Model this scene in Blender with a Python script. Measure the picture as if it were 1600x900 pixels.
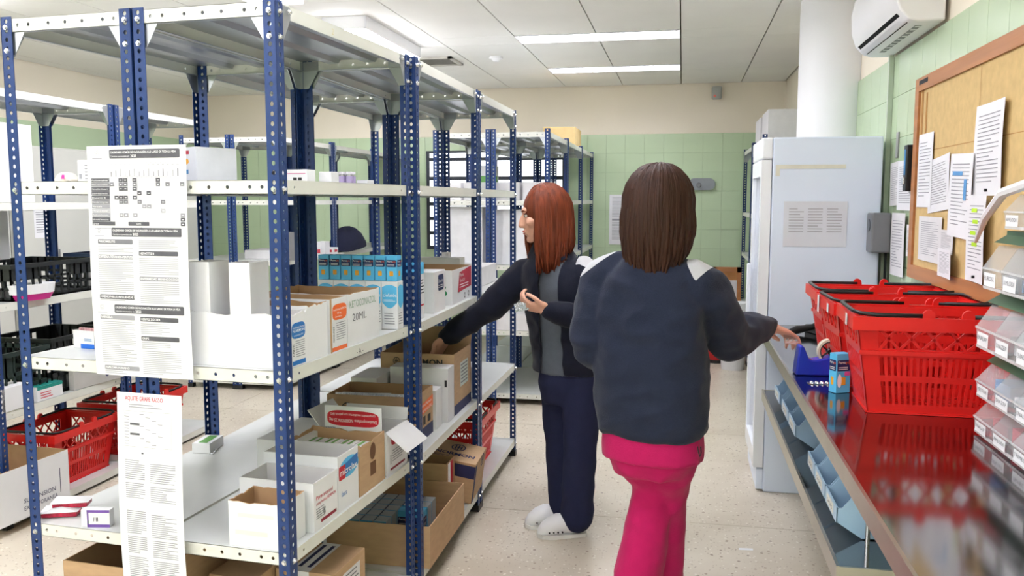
import bpy, bmesh, math, random
from math import sin, cos, pi, radians as R, sqrt, atan2
from mathutils import Vector, Matrix, noise as mnoise
random.seed(7)
for o in list(bpy.data.objects): bpy.data.objects.remove(o)
SC = bpy.context.scene
COL = SC.collection

# ---------------------------------------------------------------- camera
cam_d = bpy.data.cameras.new('camera'); cam = bpy.data.objects.new('camera', cam_d); COL.objects.link(cam)
cam_d.sensor_width = 36.0; cam_d.lens = 1330.0/1600.0*36.0; cam_d.clip_start = 0.05
cam.location = (0, 0, 1.5); cam.rotation_euler = (R(90-5.881), 0, R(11.252))
SC.camera = cam
# ---------------------------------------------------------------- world and exposure
SC.view_settings.view_transform = 'Standard'; SC.view_settings.look = 'None'
SC.view_settings.gamma = 1.0; SC.view_settings.use_curve_mapping = False
SC.view_settings.exposure = 0.0
LAMP_STRENGTH = 23.0
WINDOW_STRENGTH = 1.5
wd = bpy.data.worlds.new('world'); SC.world = wd; wd.use_nodes = True
wd.node_tree.nodes['Background'].inputs[0].default_value = (0.9, 0.95, 1.0, 1)
wd.node_tree.nodes['Background'].inputs[1].default_value = 0.35

# ---------------------------------------------------------------- materials
def lin(c):
    c = c/255.0
    return c/12.92 if c <= 0.04045 else ((c+0.055)/1.055)**2.4
def rgb(r, g, b): return (lin(r), lin(g), lin(b), 1.0)
MATS = {}
def mat(name, col, rough=0.5, metal=0.0, var=0.06, scale=12.0, bump=0.0, bscale=60.0, spec=0.5, alpha=1.0, trans=0.0, stretch=None, ior=1.45, sheen=0.0, coat=0.0):
    if name in MATS: return MATS[name]
    m = bpy.data.materials.new(name); m.use_nodes = True
    nt = m.node_tree; b = nt.nodes['Principled BSDF']
    c = rgb(*col)
    b.inputs['Roughness'].default_value = rough; b.inputs['Metallic'].default_value = metal
    b.inputs['Specular IOR Level'].default_value = spec; b.inputs['Alpha'].default_value = alpha
    b.inputs['Transmission Weight'].default_value = trans; b.inputs['IOR'].default_value = ior
    b.inputs['Sheen Weight'].default_value = sheen; b.inputs['Coat Weight'].default_value = coat
    tc = nt.nodes.new('ShaderNodeTexCoord'); mp = nt.nodes.new('ShaderNodeMapping')
    nt.links.new(tc.outputs['Object'], mp.inputs[0])
    if stretch: mp.inputs['Scale'].default_value = stretch
    n = nt.nodes.new('ShaderNodeTexNoise'); n.inputs['Scale'].default_value = scale; n.inputs['Detail'].default_value = 3
    nt.links.new(mp.outputs[0], n.inputs['Vector'])
    mr = nt.nodes.new('ShaderNodeMapRange'); mr.inputs[1].default_value = 0.3; mr.inputs[2].default_value = 0.7
    mr.inputs[3].default_value = 1.0-var; mr.inputs[4].default_value = 1.0+var
    nt.links.new(n.outputs['Fac'], mr.inputs[0])
    vm = nt.nodes.new('ShaderNodeVectorMath'); vm.operation = 'SCALE'; vm.inputs[0].default_value = c[:3]
    nt.links.new(mr.outputs[0], vm.inputs['Scale']); nt.links.new(vm.outputs[0], b.inputs['Base Color'])
    if bump > 0:
        n2 = nt.nodes.new('ShaderNodeTexNoise'); n2.inputs['Scale'].default_value = bscale; n2.inputs['Detail'].default_value = 4
        nt.links.new(mp.outputs[0], n2.inputs['Vector'])
        bp = nt.nodes.new('ShaderNodeBump'); bp.inputs['Strength'].default_value = bump; bp.inputs['Distance'].default_value = 0.01
        nt.links.new(n2.outputs['Fac'], bp.inputs['Height']); nt.links.new(bp.outputs[0], b.inputs['Normal'])
    MATS[name] = m; return m
def emat(name, col, strength, base=(240, 240, 240)):
    if name in MATS: return MATS[name]
    m = mat(name, base, 0.4); b = m.node_tree.nodes['Principled BSDF']
    b.inputs['Emission Color'].default_value = rgb(*col); b.inputs['Emission Strength'].default_value = strength
    return m
def terrazzo():
    m = bpy.data.materials.new('terrazzo'); m.use_nodes = True; nt = m.node_tree; b = nt.nodes['Principled BSDF']
    tc = nt.nodes.new('ShaderNodeTexCoord'); L = nt.links
    n = nt.nodes.new('ShaderNodeTexNoise'); n.inputs['Scale'].default_value = 2.2; n.inputs['Detail'].default_value = 4
    n.noise_dimensions = '3D'
    geo = nt.nodes.new('ShaderNodeNewGeometry')
    L.new(geo.outputs['Position'], n.inputs['Vector'])
    r0 = nt.nodes.new('ShaderNodeValToRGB'); r0.color_ramp.elements[0].color = rgb(196, 184, 166); r0.color_ramp.elements[1].color = rgb(216, 206, 190)
    r0.color_ramp.elements[0].position = .3; r0.color_ramp.elements[1].position = .7
    L.new(n.outputs['Fac'], r0.inputs[0]); prev = r0.outputs[0]
    for sc, th, col in ((30, .20, (150, 128, 108)), (45, .22, (234, 228, 216)), (19, .13, (126, 104, 88)), (70, .25, (166, 150, 132))):
        v = nt.nodes.new('ShaderNodeTexVoronoi'); v.inputs['Scale'].default_value = sc; v.inputs['Randomness'].default_value = 1
        L.new(geo.outputs['Position'], v.inputs['Vector'])
        lt = nt.nodes.new('ShaderNodeMath'); lt.operation = 'LESS_THAN'; lt.inputs[1].default_value = th
        L.new(v.outputs['Distance'], lt.inputs[0])
        sep = nt.nodes.new('ShaderNodeSeparateColor'); L.new(v.outputs['Color'], sep.inputs[0])
        g = nt.nodes.new('ShaderNodeMath'); g.operation = 'GREATER_THAN'; g.inputs[1].default_value = .62; L.new(sep.outputs[0], g.inputs[0])
        mu = nt.nodes.new('ShaderNodeMath'); mu.operation = 'MULTIPLY'; L.new(lt.outputs[0], mu.inputs[0]); L.new(g.outputs[0], mu.inputs[1])
        m2 = nt.nodes.new('ShaderNodeMath'); m2.operation = 'MULTIPLY'; m2.inputs[1].default_value = .75; L.new(mu.outputs[0], m2.inputs[0])
        mx = nt.nodes.new('ShaderNodeMix'); mx.data_type = 'RGBA'; mx.inputs['B'].default_value = rgb(*col)
        L.new(m2.outputs[0], mx.inputs['Factor']); L.new(prev, mx.inputs['A']); prev = mx.outputs['Result']
    L.new(prev, b.inputs['Base Color']); b.inputs['Roughness'].default_value = .32
    return m

M_blue = mat('blue_paint', (26, 56, 112), .38, 0, .08, 9, .04, 200)
M_white = mat('cream_paint', (226, 226, 218), .38, 0, .03, 6, .02, 150)
M_greyshelf = mat('shelf_grey_paint', (206, 208, 206), .30, 0, .04, 5, .02, 150)
M_galv = mat('galvanised_steel', (176, 180, 184), .30, .85, .16, 5, .03, 30, stretch=(1, .15, 1))
M_zinc = mat('zinc_bolt', (214, 216, 218), .25, .9, .05)
M_black = mat('black_plastic', (22, 23, 26), .4, 0, .1)
M_dark = mat('dark_gap', (30, 30, 34), .8)
M_paper = mat('paper_white', (236, 236, 240), .7, 0, .01, 20)
M_paper2 = mat('paper_grey', (226, 224, 226), .75, 0, .03, 20)
M_ink = mat('ink_black', (52, 52, 56), .8, 0, .03)
M_inkc = mat('toner_print', (92, 92, 98), .8, 0, .12, 40)
M_inkg = mat('ink_grey', (128, 128, 134), .8, 0, .05)
M_inkl = mat('ink_light_grey', (156, 156, 163), .8, 0, .05)
M_inkxl = mat('ink_pale_grey', (176, 176, 182), .8, 0, .05)
M_inkr = mat('ink_red', (205, 60, 78), .7, 0, .05)
M_inkb = mat('ink_blue', (90, 150, 205), .7, 0, .05)
M_hil = mat('highlighter', (188, 232, 40), .6, 0, .05)
M_carton = mat('white_carton', (234, 234, 237), .55, 0, .02, 8, .02, 90)
M_cartong = mat('white_carton_inside', (214, 212, 212), .6, 0, .03, 8)
M_kraft = mat('kraft_cardboard', (192, 158, 122), .75, 0, .07, 14, .05, 120, stretch=(1, 1, 4))
M_kraftd = mat('kraft_inside', (182, 147, 110), .8, 0, .08, 14)
M_navyp = mat('navy_print', (40, 44, 88), .6, 0, .06)
M_ltblue = mat('sky_blue_print', (92, 188, 234), .45, 0, .03)
M_midblue = mat('blue_print', (40, 116, 190), .45, 0, .04)
M_navy2 = mat('dark_blue_print', (26, 40, 92), .45, 0, .05)
M_orange = mat('orange_print', (240, 112, 50), .5, 0, .05)
M_gold = mat('gold_print', (236, 168, 52), .5, 0, .08)
M_redp = mat('red_print', (200, 30, 48), .45, 0, .04)
M_crim = mat('crimson_print', (190, 32, 68), .45, 0, .04)
M_wtxt = mat('white_print', (248, 248, 250), .6, 0, .01)
M_green = mat('green_print', (110, 168, 92), .5, 0, .05)
M_teal = mat('teal_print', (30, 140, 130), .5, 0, .05)
M_purple = mat('violet_print', (120, 86, 170), .5, 0, .05)
M_mag = mat('magenta_print', (206, 40, 140), .5, 0, .05)
M_maroon = mat('dark_red_print', (138, 30, 52), .5, 0, .05)
M_red = mat('red_plastic', (222, 34, 30), .32, 0, .05, 6, .01, 80)
M_steel = mat('stainless_steel', (150, 148, 150), .10, 1.0, .06, 3, .003, 5)
M_steeled = mat('stainless_edge', (188, 184, 176), .28, 1.0, .06, 8, .01, 60)
M_bin = mat('light_blue_plastic', (168, 200, 226), .3, 0, .04, 8)
M_binin = mat('bin_label', (228, 228, 222), .6)
M_clear = mat('clear_plastic', (236, 238, 242), .12, 0, .02, 8, alpha=.22)
M_clear2 = mat('clear_plastic_edge', (240, 238, 240), .2, 0, .02, 8, alpha=.62)
M_greenfr = mat('dark_green_plastic', (60, 92, 66), .4, 0, .08)
M_wood = mat('varnished_wood', (176, 118, 72), .42, 0, .14, 7, .05, 40, stretch=(1, .2, 4))
M_cork = mat('cork_board', (206, 176, 122), .85, 0, .07, 30, .06, 220)
M_corkd = mat('cork_stain', (176, 128, 70), .85, 0, .14, 18)
M_fridge = mat('fridge_white', (228, 238, 255), .28, 0, .015, 4)
M_fridged = mat('fridge_door_white', (244, 247, 252), .25, 0, .015, 4)
M_ac = mat('ac_white', (246, 246, 249), .3, 0, .015, 5)
M_col = mat('column_white', (248, 248, 251), .6, 0, .02, 3, .03, 40)
M_cream = mat('cream_wall_paint', (247, 237, 219), .75, 0, .02, 1.2, .04, 90)
M_tile = mat('green_glazed_tile', (192, 212, 177), .22, 0, .025, 2.5, .02, 6)
M_grout = mat('tile_grout', (180, 200, 166), .8, 0, .05)
M_greenp = mat('green_wall_paint', (192, 212, 177), .5, 0, .03, 2)
M_ceil = mat('ceiling_panel', (246, 244, 240), .85, 0, .02, 2, .06, 160)
M_ceilg = mat('ceiling_groove', (196, 190, 176), .9, 0, .05)
M_vent = mat('vent_metal', (196, 192, 184), .5, .2, .05)
M_greyp = mat('grey_plastic', (122, 124, 128), .45, 0, .05)
M_cab = mat('cabinet_grey_paint', (206, 206, 200), .4, 0, .02, 3)
M_tape = mat('tape_blue_plastic', (38, 56, 186), .22, 0, .04)
M_foil = mat('blister_foil', (216, 220, 224), .22, .9, .12, 40, .2, 120)
M_skin = mat('skin', (226, 172, 148), .5, 0, .05, 14, .02, 200)
M_floor = terrazzo()

# ---------------------------------------------------------------- mesh helpers
class MB:
    def __init__(s): s.v = []; s.f = []; s.m = []
    def add(s, vs, fs, mi=0):
        b = len(s.v); s.v += [tuple(v) for v in vs]
        for f in fs: s.f.append(tuple(b+i for i in f)); s.m.append(mi)
        return s
    def box(s, x0, x1, y0, y1, z0, z1, mi=0, mis=None):
        vs = [(x0,y0,z0),(x1,y0,z0),(x1,y1,z0),(x0,y1,z0),(x0,y0,z1),(x1,y0,z1),(x1,y1,z1),(x0,y1,z1)]
        fs = [(3,2,1,0),(4,5,6,7),(0,1,5,4),(1,2,6,5),(2,3,7,6),(3,0,4,7)]   # bottom top -y +x +y -x
        b = len(s.v); s.v += vs
        for i, f in enumerate(fs): s.f.append(tuple(b+k for k in f)); s.m.append(mis[i] if mis else mi)
        return s
    def cbox(s, x0, x1, y0, y1, z0, z1, c=.004, mi=0):
        "box with chamfered vertical and top edges"
        n = len(s.v)
        bmx = bmesh.new(); bmesh.ops.create_cube(bmx, size=1)
        for v in bmx.verts: v.co = Vector((x0+(v.co.x+.5)*(x1-x0), y0+(v.co.y+.5)*(y1-y0), z0+(v.co.z+.5)*(z1-z0)))
        bmesh.ops.bevel(bmx, geom=bmx.edges[:], offset=c, segments=2, affect='EDGES', profile=.5)
        bmx.verts.index_update()
        s.add([v.co[:] for v in bmx.verts], [[v.index for v in f.verts] for f in bmx.faces], mi); bmx.free(); return s
    def ring(s, rings, close=True, caps=True, mi=0):
        n = len(rings[0]); b = len(s.v)
        for r in rings: s.v += [tuple(p) for p in r]
        for i in range(len(rings)-1):
            for k in range(n if close else n-1):
                k2 = (k+1) % n
                s.f.append((b+i*n+k, b+i*n+k2, b+(i+1)*n+k2, b+(i+1)*n+k)); s.m.append(mi)
        if caps:
            s.f.append(tuple(b+k for k in range(n))[::-1]); s.m.append(mi)
            s.f.append(tuple(b+(len(rings)-1)*n+k for k in range(n))); s.m.append(mi)
        return s
    def cyl(s, p0, p1, r0, r1=None, n=12, mi=0):
        r1 = r0 if r1 is None else r1
        p0 = Vector(p0); p1 = Vector(p1); d = (p1-p0).normalized()
        a = d.orthogonal().normalized(); b = d.cross(a)
        return s.ring([[p+(a*cos(2*pi*k/n)+b*sin(2*pi*k/n))*r for k in range(n)] for p, r in ((p0, r0), (p1, r1))], mi=mi)
    def tube(s, pts, r, n=8, mi=0, caps=True):
        pts = [Vector(p) for p in pts]; rs = r if isinstance(r, (list, tuple)) else [r]*len(pts)
        rings = []; a = None
        for i, p in enumerate(pts):
            d = (pts[min(i+1, len(pts)-1)]-pts[max(i-1, 0)]).normalized()
            a = d.orthogonal().normalized() if a is None else (a-d*a.dot(d)).normalized()
            b = d.cross(a)
            rings.append([p+(a*cos(2*pi*k/n)+b*sin(2*pi*k/n))*rs[i] for k in range(n)])
        return s.ring(rings, mi=mi, caps=caps)
    def prism(s, poly, ax, a0, a1, mi=0):
        "poly of 2D points extruded along axis ax ('x','y','z')"
        def P(p, a): return {'x': (a, p[0], p[1]), 'y': (p[0], a, p[1]), 'z': (p[0], p[1], a)}[ax]
        return s.ring([[P(p, a0) for p in poly], [P(p, a1) for p in poly]], mi=mi)
    def perf(s, o, u, v, nrm, w, ln, holes, rx, ry, th, mi=0):
        "strip origin o, width dir u, length dir v, holes = sorted list of (centre along v, rx, ry); real holes"
        o = Vector(o); u = Vector(u); v = Vector(v); nr = Vector(nrm)*th
        def pt(a, b, k): return tuple(o+u*a+v*b+(nr if k else Vector((0, 0, 0))))
        edges = [0.0]
        for i, h in enumerate(holes):
            if i+1 < len(holes): edges.append((h+holes[i+1])/2)
        edges.append(ln)
        for i, h in enumerate(holes):
            a0, a1 = edges[i], edges[i+1]
            for k in (0, 1):
                vs = [pt(0, a0, k), pt(w, a0, k), pt(w, a1, k), pt(0, a1, k)]
                for q in range(8):
                    an = pi/8+q*pi/4
                    vs.append(pt(w/2+rx*cos(an), h+ry*sin(an), k))
                # hole verts: 4..11, q0=22.5 q1=67.5 ...
                fs = [(1, 2, 4, 11), (2, 3, 6, 5), (3, 0, 8, 7), (0, 1, 10, 9), (2, 5, 4), (3, 7, 6), (0, 9, 8), (1, 11, 10)]
                if k: fs = [tuple(reversed(f)) for f in fs]
                s.add(vs, fs, mi)
            b1 = len(s.v)-12; b0 = b1-12
            for q in range(8):
                q2 = (q+1) % 8
                s.f.append((b0+4+q, b0+4+q2, b1+4+q2, b1+4+q)); s.m.append(mi)
            for c0, c1 in ((1, 2), (3, 0)):
                s.f.append((b0+c0, b1+c0, b1+c1, b0+c1)); s.m.append(mi)
        return s
    def xf(s, M):
        s.v = [tuple(M @ Vector(p)) for p in s.v]; return s
    def mesh(s, name, mats, smooth=False):
        me = bpy.data.meshes.new(name); me.from_pydata(s.v, [], s.f)
        for m in (mats if isinstance(mats, (list, tuple)) else [mats]): me.materials.append(m)
        if any(s.m): me.polygons.foreach_set('material_index', s.m)
        if smooth: me.polygons.foreach_set('use_smooth', [True]*len(me.polygons))
        me.update(); return me
    def build(s, name, mats, parent=None, loc=None, rz=0, smooth=False, rot=None):
        return link(name, s.mesh(name, mats, smooth), parent, loc, rz, rot)
def link(name, data, parent=None, loc=None, rz=0, rot=None):
    o = bpy.data.objects.new(name, data); COL.objects.link(o)
    if parent: o.parent = parent
    if loc: o.location = loc
    if rot: o.rotation_euler = rot
    elif rz: o.rotation_euler = (0, 0, rz)
    return o
def tag(o, label, cat, group=None, kind=None):
    o['label'] = label; o['category'] = cat
    if group: o['group'] = group
    if kind: o['kind'] = kind
    return o
def thing(name, label, cat, loc=(0, 0, 0), rz=0, group=None):
    return tag(link(name, None, None, loc, rz), label, cat, group)
def struct(o):
    if not o.parent: o['kind'] = 'structure'
    return o
def autosmooth(o, ang=40):
    me = o.data
    me.polygons.foreach_set('use_smooth', [True]*len(me.polygons))
    try: me.set_sharp_from_angle(angle=R(ang))
    except Exception: pass
    return o
# ---------------------------------------------------------------- lettering
_tc = {}
def text_geo(txt, size=1.0, align='LEFT', bold=0.0):
    k = (txt, align, bold)
    if k not in _tc:
        cu = bpy.data.curves.new('lettering', 'FONT'); cu.body = txt; cu.size = 1.0; cu.align_x = align; cu.resolution_u = 2; cu.offset = bold
        o = bpy.data.objects.new('lettering', cu); COL.objects.link(o)
        dg = bpy.context.evaluated_depsgraph_get(); me = bpy.data.meshes.new_from_object(o.evaluated_get(dg))
        _tc[k] = ([v.co.copy() for v in me.vertices], [tuple(p.vertices) for p in me.polygons])
        bpy.data.objects.remove(o); bpy.data.meshes.remove(me); bpy.data.curves.remove(cu)
    vs, fs = _tc[k]
    return [(v.x*size, v.y*size) for v in vs], fs
class Face:
    "a flat or bent printable surface: p(u,v,h) -> point"
    def __init__(s, o, u, v, bend=None):
        s.o = Vector(o); s.u = Vector(u).normalized(); s.v = Vector(v).normalized(); s.n = s.u.cross(s.v); s.bend = bend
    def p(s, u, v, h=0.0):
        q = s.o+s.u*u+s.v*v+s.n*h
        if s.bend: q = q+s.n*s.bend(u, v)
        return q
    def rect(s, mb, u0, v0, u1, v1, h=.0007, mi=0, nu=1, nv=1):
        if s.bend and nv == 1: nv = max(1, int((v1-v0)/.03)+1); nu = max(1, int((u1-u0)/.03)+1)
        vs = [s.p(u0+(u1-u0)*i/nu, v0+(v1-v0)*j/nv, h) for j in range(nv+1) for i in range(nu+1)]
        fs = [(j*(nu+1)+i, j*(nu+1)+i+1, (j+1)*(nu+1)+i+1, (j+1)*(nu+1)+i) for j in range(nv) for i in range(nu)]
        mb.add(vs, fs, mi)
    def rrect(s, mb, u0, v0, u1, v1, r, h=.0007, mi=0, n=4):
        if s.bend:
            s.rect(mb, u0+r*.4, v0, u1-r*.4, v1, h, mi, nu=12, nv=2); s.rect(mb, u0, v0+r*.4, u0+r*.4, v1-r*.4, h, mi, 1, 2); s.rect(mb, u1-r*.4, v0+r*.4, u1, v1-r*.4, h, mi, 1, 2); return
        pts = []
        for cx, cy, a in ((u1-r, v0+r, -90), (u1-r, v1-r, 0), (u0+r, v1-r, 90), (u0+r, v0+r, 180)):
            for k in range(n+1):
                an = R(a+90*k/n); pts.append((cx+r*cos(an), cy+r*sin(an)))
        mb.add([s.p(a, b, h) for a, b in pts], [tuple(range(len(pts)))], mi)
    def ell(s, mb, cu, cv, ru, rv, h=.0007, mi=0, n=20, pw=1.0):
        pts = [(cu+ru*math.copysign(abs(cos(2*pi*k/n))**pw, cos(2*pi*k/n)), cv+rv*math.copysign(abs(sin(2*pi*k/n))**pw, sin(2*pi*k/n))) for k in range(n)]
        mb.add([s.p(a, b, h) for a, b in pts], [tuple(range(n))], mi)
    def ringp(s, mb, cu, cv, r0, r1, h=.0007, mi=0, n=18):
        vs = []
        for k in range(n):
            a = 2*pi*k/n; vs += [s.p(cu+r0*cos(a), cv+r0*sin(a), h), s.p(cu+r1*cos(a), cv+r1*sin(a), h)]
        mb.add(vs, [(2*k, 2*k+1, (2*k+3) % (2*n), (2*k+2) % (2*n)) for k in range(n)], mi)
    def text(s, mb, txt, u, v, size, h=.001, mi=0, align='LEFT', flip=False, width=None, bold=0.0):
        vs, fs = text_geo(txt, size, align, bold)
        if width and vs:
            w = max(a for a, b in vs)-min(a for a, b in vs)
            if w > 0: k = width/w; vs = [(a*k, b) for a, b in vs]
        if flip: vs = [(-a, -b) for a, b in vs]
        mb.add([s.p(u+a, v+b, h) for a, b in vs], fs, mi)
    def lines(s, mb, u0, u1, v1, v0, pitch, h=.0007, mi=0, thick=.35, rag=.25, seed=1):
        rr = random.Random(seed); v = v1
        while v > v0:
            w = u1-u0; e = u1-(w*rr.random()*rag if rr.random() < .4 else 0)
            s.rect(mb, u0, v-pitch*thick, e, v, h, mi); v -= pitch
# ================================================================ room shell
XR, XL, YB, YF, ZC, ZG = 1.0, -5.6, 9.15, -7.0, 2.70, 2.19
fl = struct(MB().box(XL-.1, XR+.1, YF-.1, YB+.1, -.12, -.008).build('floor', mat('floor_joint', (150, 138, 122), .8)))
slab_me = {}
ys = [YF, -5.54, -3.96, -2.38, -.8, .78, 2.36, 3.94, 5.52, 7.10, 8.68, YB]; xs = [XL, -3.9, -2.2, -.5+.0, XR]
xs = [XL, -3.2, XR]
for i in range(len(xs)-1):
    for j in range(len(ys)-1):
        w, l = xs[i+1]-xs[i]-.004, ys[j+1]-ys[j]-.004; k = (round(w, 3), round(l, 3))
        if k not in slab_me: slab_me[k] = MB().box(-w/2, w/2, -l/2, l/2, -.009, 0).mesh('slab', M_floor)
        link('slab', slab_me[k], fl, ((xs[i]+xs[i+1])/2, (ys[j]+ys[j+1])/2, 0))
def wall(name, lo, hi, m=M_cream): return struct(MB().box(lo[0], hi[0], lo[1], hi[1], lo[2], hi[2]).build(name, m))
wb = wall('wall_back', (XL-.1, YB+.012, -.05), (XR+.1, YB+.15, ZC+.15))
wr = wall('wall_right', (XR+.012, YF-.1, -.05), (XR+.15, YB+.15, ZC+.15))
wl = wall('wall_left', (XL-.15, YF-.1, -.05), (XL-.006, YB+.15, ZC+.15))
wf = wall('wall_front', (XL-.1, YF-.15, -.05), (XR+.1, YF-.006, ZC+.15))
# green tiled dado: recessed grout backing and single glazed tiles
T = .1993; NR = 11
def dado(parent, a0, a1, axis):
    m = MB()
    if axis == 'x': m.box(a0, a1, YB+.003, YB+.012, 0, ZG)
    else: m.box(XR+.003, XR+.012, a0, a1, 0, ZG)
    m.build('grout_bed', M_grout, parent)
dado(wb, XL, XR, 'x'); dado(wr, YF, YB, 'y')
tw = T-.0020
tile_b = MB().cbox(-tw/2, tw/2, -.006, .003, -tw/2, tw/2, .0007).mesh('tile', M_tile)
tile_r = MB().cbox(-.006, .003, -tw/2, tw/2, -tw/2, tw/2, .0007).mesh('tile', M_tile)
rest = MB()
for c in range(33):
    x = XR-.1-c*.2
    for r in range(NR):
        z = T/2+r*T
        if x > -3.0 and not (x > .62 and z < 1.9) and z > .3: link('tile', tile_b, wb, (x, YB+.003, z))
        else: rest.box(x-tw/2, x+tw/2, YB-.003, YB+.006, z-tw/2, z+tw/2)
o = rest.build('tile_field', M_tile, wb); o['kind'] = 'stuff'
rest = MB()
for c in range(81):
    y = YF+.1+c*.2
    for r in range(NR):
        z = T/2+r*T
        if 1.6 < y < 5.4 and z > .85: link('tile', tile_r, wr, (XR+.003, y, z))
        else: rest.box(XR-.003, XR+.006, y-tw/2, y+tw/2, z-tw/2, z+tw/2)
o = rest.build('tile_field', M_tile, wr); o['kind'] = 'stuff'
MB().box(XL-.006, XL+.002, YF, YB, 0, ZG).build('green_paint_band', M_greenp, wl)
MB().box(XL, XR, YF-.006, YF+.002, 0, ZG).build('green_paint_band', M_greenp, wf)
# ceiling of long panels with grooves, recessed louvred lamps
ce = struct(MB().box(XL-.1, XR+.1, YF-.1, YB+.1, ZC+.10, ZC+.16).build('ceiling', M_ceilg))
MB().box(XL, XR, YF, YB, ZC+.095, ZC+.1).build('groove_backing', M_ceilg, ce)
lamp_rows = [8.0-1.57*k for k in range(10)]
lamp_cols = [-.635, -2.435, -4.235]
yb = [YF]
for yc in sorted(lamp_rows): yb += [yc-.155, yc+.155]
yb.append(YB)
xb = [XL]+[v for v in [-.035-.6*k for k in range(9, -2, -1)] if XL+.1 < v < XR-.02]+[XR]
pm = {}
for i in range(len(xb)-1):
    for j in range(len(yb)-1):
        xc = (xb[i]+xb[i+1])/2; yc = (yb[j]+yb[j+1])/2; w = xb[i+1]-xb[i]-.009; l = yb[j+1]-yb[j]-.003
        if l <= 0: continue
        if any(abs(yc-r) < .05 for r in lamp_rows) and any(abs(xc-c) < .61 for c in lamp_cols[:1]): continue
        k = (round(w, 3), round(l, 3))
        if k not in pm: pm[k] = MB().box(-w/2, w/2, -l/2, l/2, 0, .012).mesh('panel', M_ceil)
        link('panel', pm[k], ce, (xc, yc, ZC))
M_lamp = emat('lamp_diffuser', (248, 248, 255), LAMP_STRENGTH)
M_lampo = emat('opal_diffuser', (248, 248, 255), LAMP_STRENGTH*.85)
M_louv = mat('louvre_white', (246, 246, 250), .25, .1, .01)
hx, hy = .597, .153
hm = MB()
hm.box(-hx, hx, -hy, hy, .072, .078)
for sx in (-1, 1): hm.box(min(sx*hx, sx*(hx-.006)), max(sx*hx, sx*(hx-.006)), -hy, hy, -.006, .074)
for sy in (-1, 1): hm.box(-hx, hx, min(sy*hy, sy*(hy-.014)), max(sy*hy, sy*(hy-.014)), -.006, .074)
housing = hm.mesh('housing', M_louv)
diff = MB().box(-hx+.012, hx-.012, -.132, .132, .034, .038).mesh('fluorescent_tubes', M_lamp)
opal = MB().cbox(-hx+.004, hx-.004, -hy+.012, hy-.012, -.05, -.004, .006).mesh('opal_diffuser', M_lampo)
blade = MB().add([(-.0015, -hy+.014, -.003), (.0015, -hy+.014, -.003), (.004, -hy+.014, .03), (-.004, -hy+.014, .03), (-.0015, hy-.014, -.003), (.0015, hy-.014, -.003), (.004, hy-.014, .03), (-.004, hy-.014, .03)],
                 [(0, 1, 2, 3), (7, 6, 5, 4), (0, 4, 5, 1), (1, 5, 6, 2), (2, 6, 7, 3), (3, 7, 4, 0)]).mesh('louvre_blade', M_louv)
spine = MB().box(-hx+.006, hx-.006, -.003, .003, -.004, .03).mesh('louvre_spine', M_louv)
labs = {(0, 0): 'louvred fluorescent ceiling light farther from the camera, near the back wall', (0, 1): 'louvred fluorescent ceiling light nearer of the two over the aisle',
        }
spots = [(x, y, 0, labs.get((ri, 0)) if False else None, ri) for ri, y in enumerate(lamp_rows) for x in lamp_cols[:1]]
spots += [(-3.5, 6.0, 1, None, 97), (-3.5, 7.6, 1, None, 97), (-2.2, 6.0, 1, None, 90)]  # first two are unseen fill lights added for the back left; third is visible
for k in range(6):
    spots.append((-2.2, 3.9-1.9*k, 1, None, 91+k)); spots.append((-4.2, 3.9-1.9*k, 1, None, 91+k))  # further unseen lights, added over the left part to keep it bright
for x, y, turned, _n, ri in spots:
    if 1:
        lab = {0: labs[(0, 0)], 1: labs[(0, 1)]}.get(ri) if not turned else ('lit ceiling light partly hidden behind the top of the near shelving' if ri == 90 else None); g = 'opal box ceiling lights' if turned else 'recessed fluorescent ceiling lights'
        t = thing('ceiling_lamp', lab or ('unseen opal box ceiling light added above the shelving for brightness' if turned else 'recessed fluorescent ceiling light over the aisle, nearer than the visible ones'), 'ceiling light', (x, y, ZC-(.079 if turned else 0)), R(90)*turned, g)
        link('housing', housing, t)
        if turned: link('opal_diffuser', opal, t); continue
        link('fluorescent_tubes', diff, t); link('louvre_spine', spine, t)
        if lab:
            for k in range(17): link('louvre_blade', blade, t, (-hx+.03+k*(2*hx-.06)/16, 0, 0))
# ceiling air vent, smoke detector, motion sensor
t = thing('ceiling_vent', 'square metal air vent set in the ceiling above the shelving', 'vent', (-2.12, 7.25, ZC-.004))
fr = MB(); w = .2
for a, b, c, d in ((-w, w, -w, -w+.035), (-w, w, w-.035, w), (-w, -w+.035, -w, w), (w-.035, w, -w, w)): fr.box(a, b, c, d, -.012, .004)
fr.build('vent_frame', M_vent, t); MB().box(-w+.03, w-.03, -w+.03, w-.03, .0, .003).build('vent_back', M_dark, t)
sl = MB().add([(-w+.035, -.009, -.008), (w-.035, -.009, -.008), (w-.035, .009, .0), (-w+.035, .009, .0), (-w+.035, -.009, -.006), (w-.035, -.009, -.006), (w-.035, .009, .002), (-w+.035, .009, .002)],
              [(3, 2, 1, 0), (4, 5, 6, 7), (0, 1, 5, 4), (2, 3, 7, 6), (1, 2, 6, 5), (3, 0, 4, 7)]).mesh('vent_slat', M_vent)
for k in range(9): link('vent_slat', sl, t, (0, -.14+k*.035, 0))
t = thing('smoke_detector', 'small round white smoke detector on the ceiling', 'smoke detector', (-1.56, 7.15, ZC))
MB().cyl((0, 0, 0), (0, 0, -.018), .055, .058, 20).build('base', M_ac, t, smooth=False)
MB().cyl((0, 0, -.018), (0, 0, -.04), .04, .024, 20).build('sensor_head', M_ac, t)
t = thing('motion_sensor', 'small grey motion sensor high on the back wall', 'sensor', (.325, YB-.04, 2.60))
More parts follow.
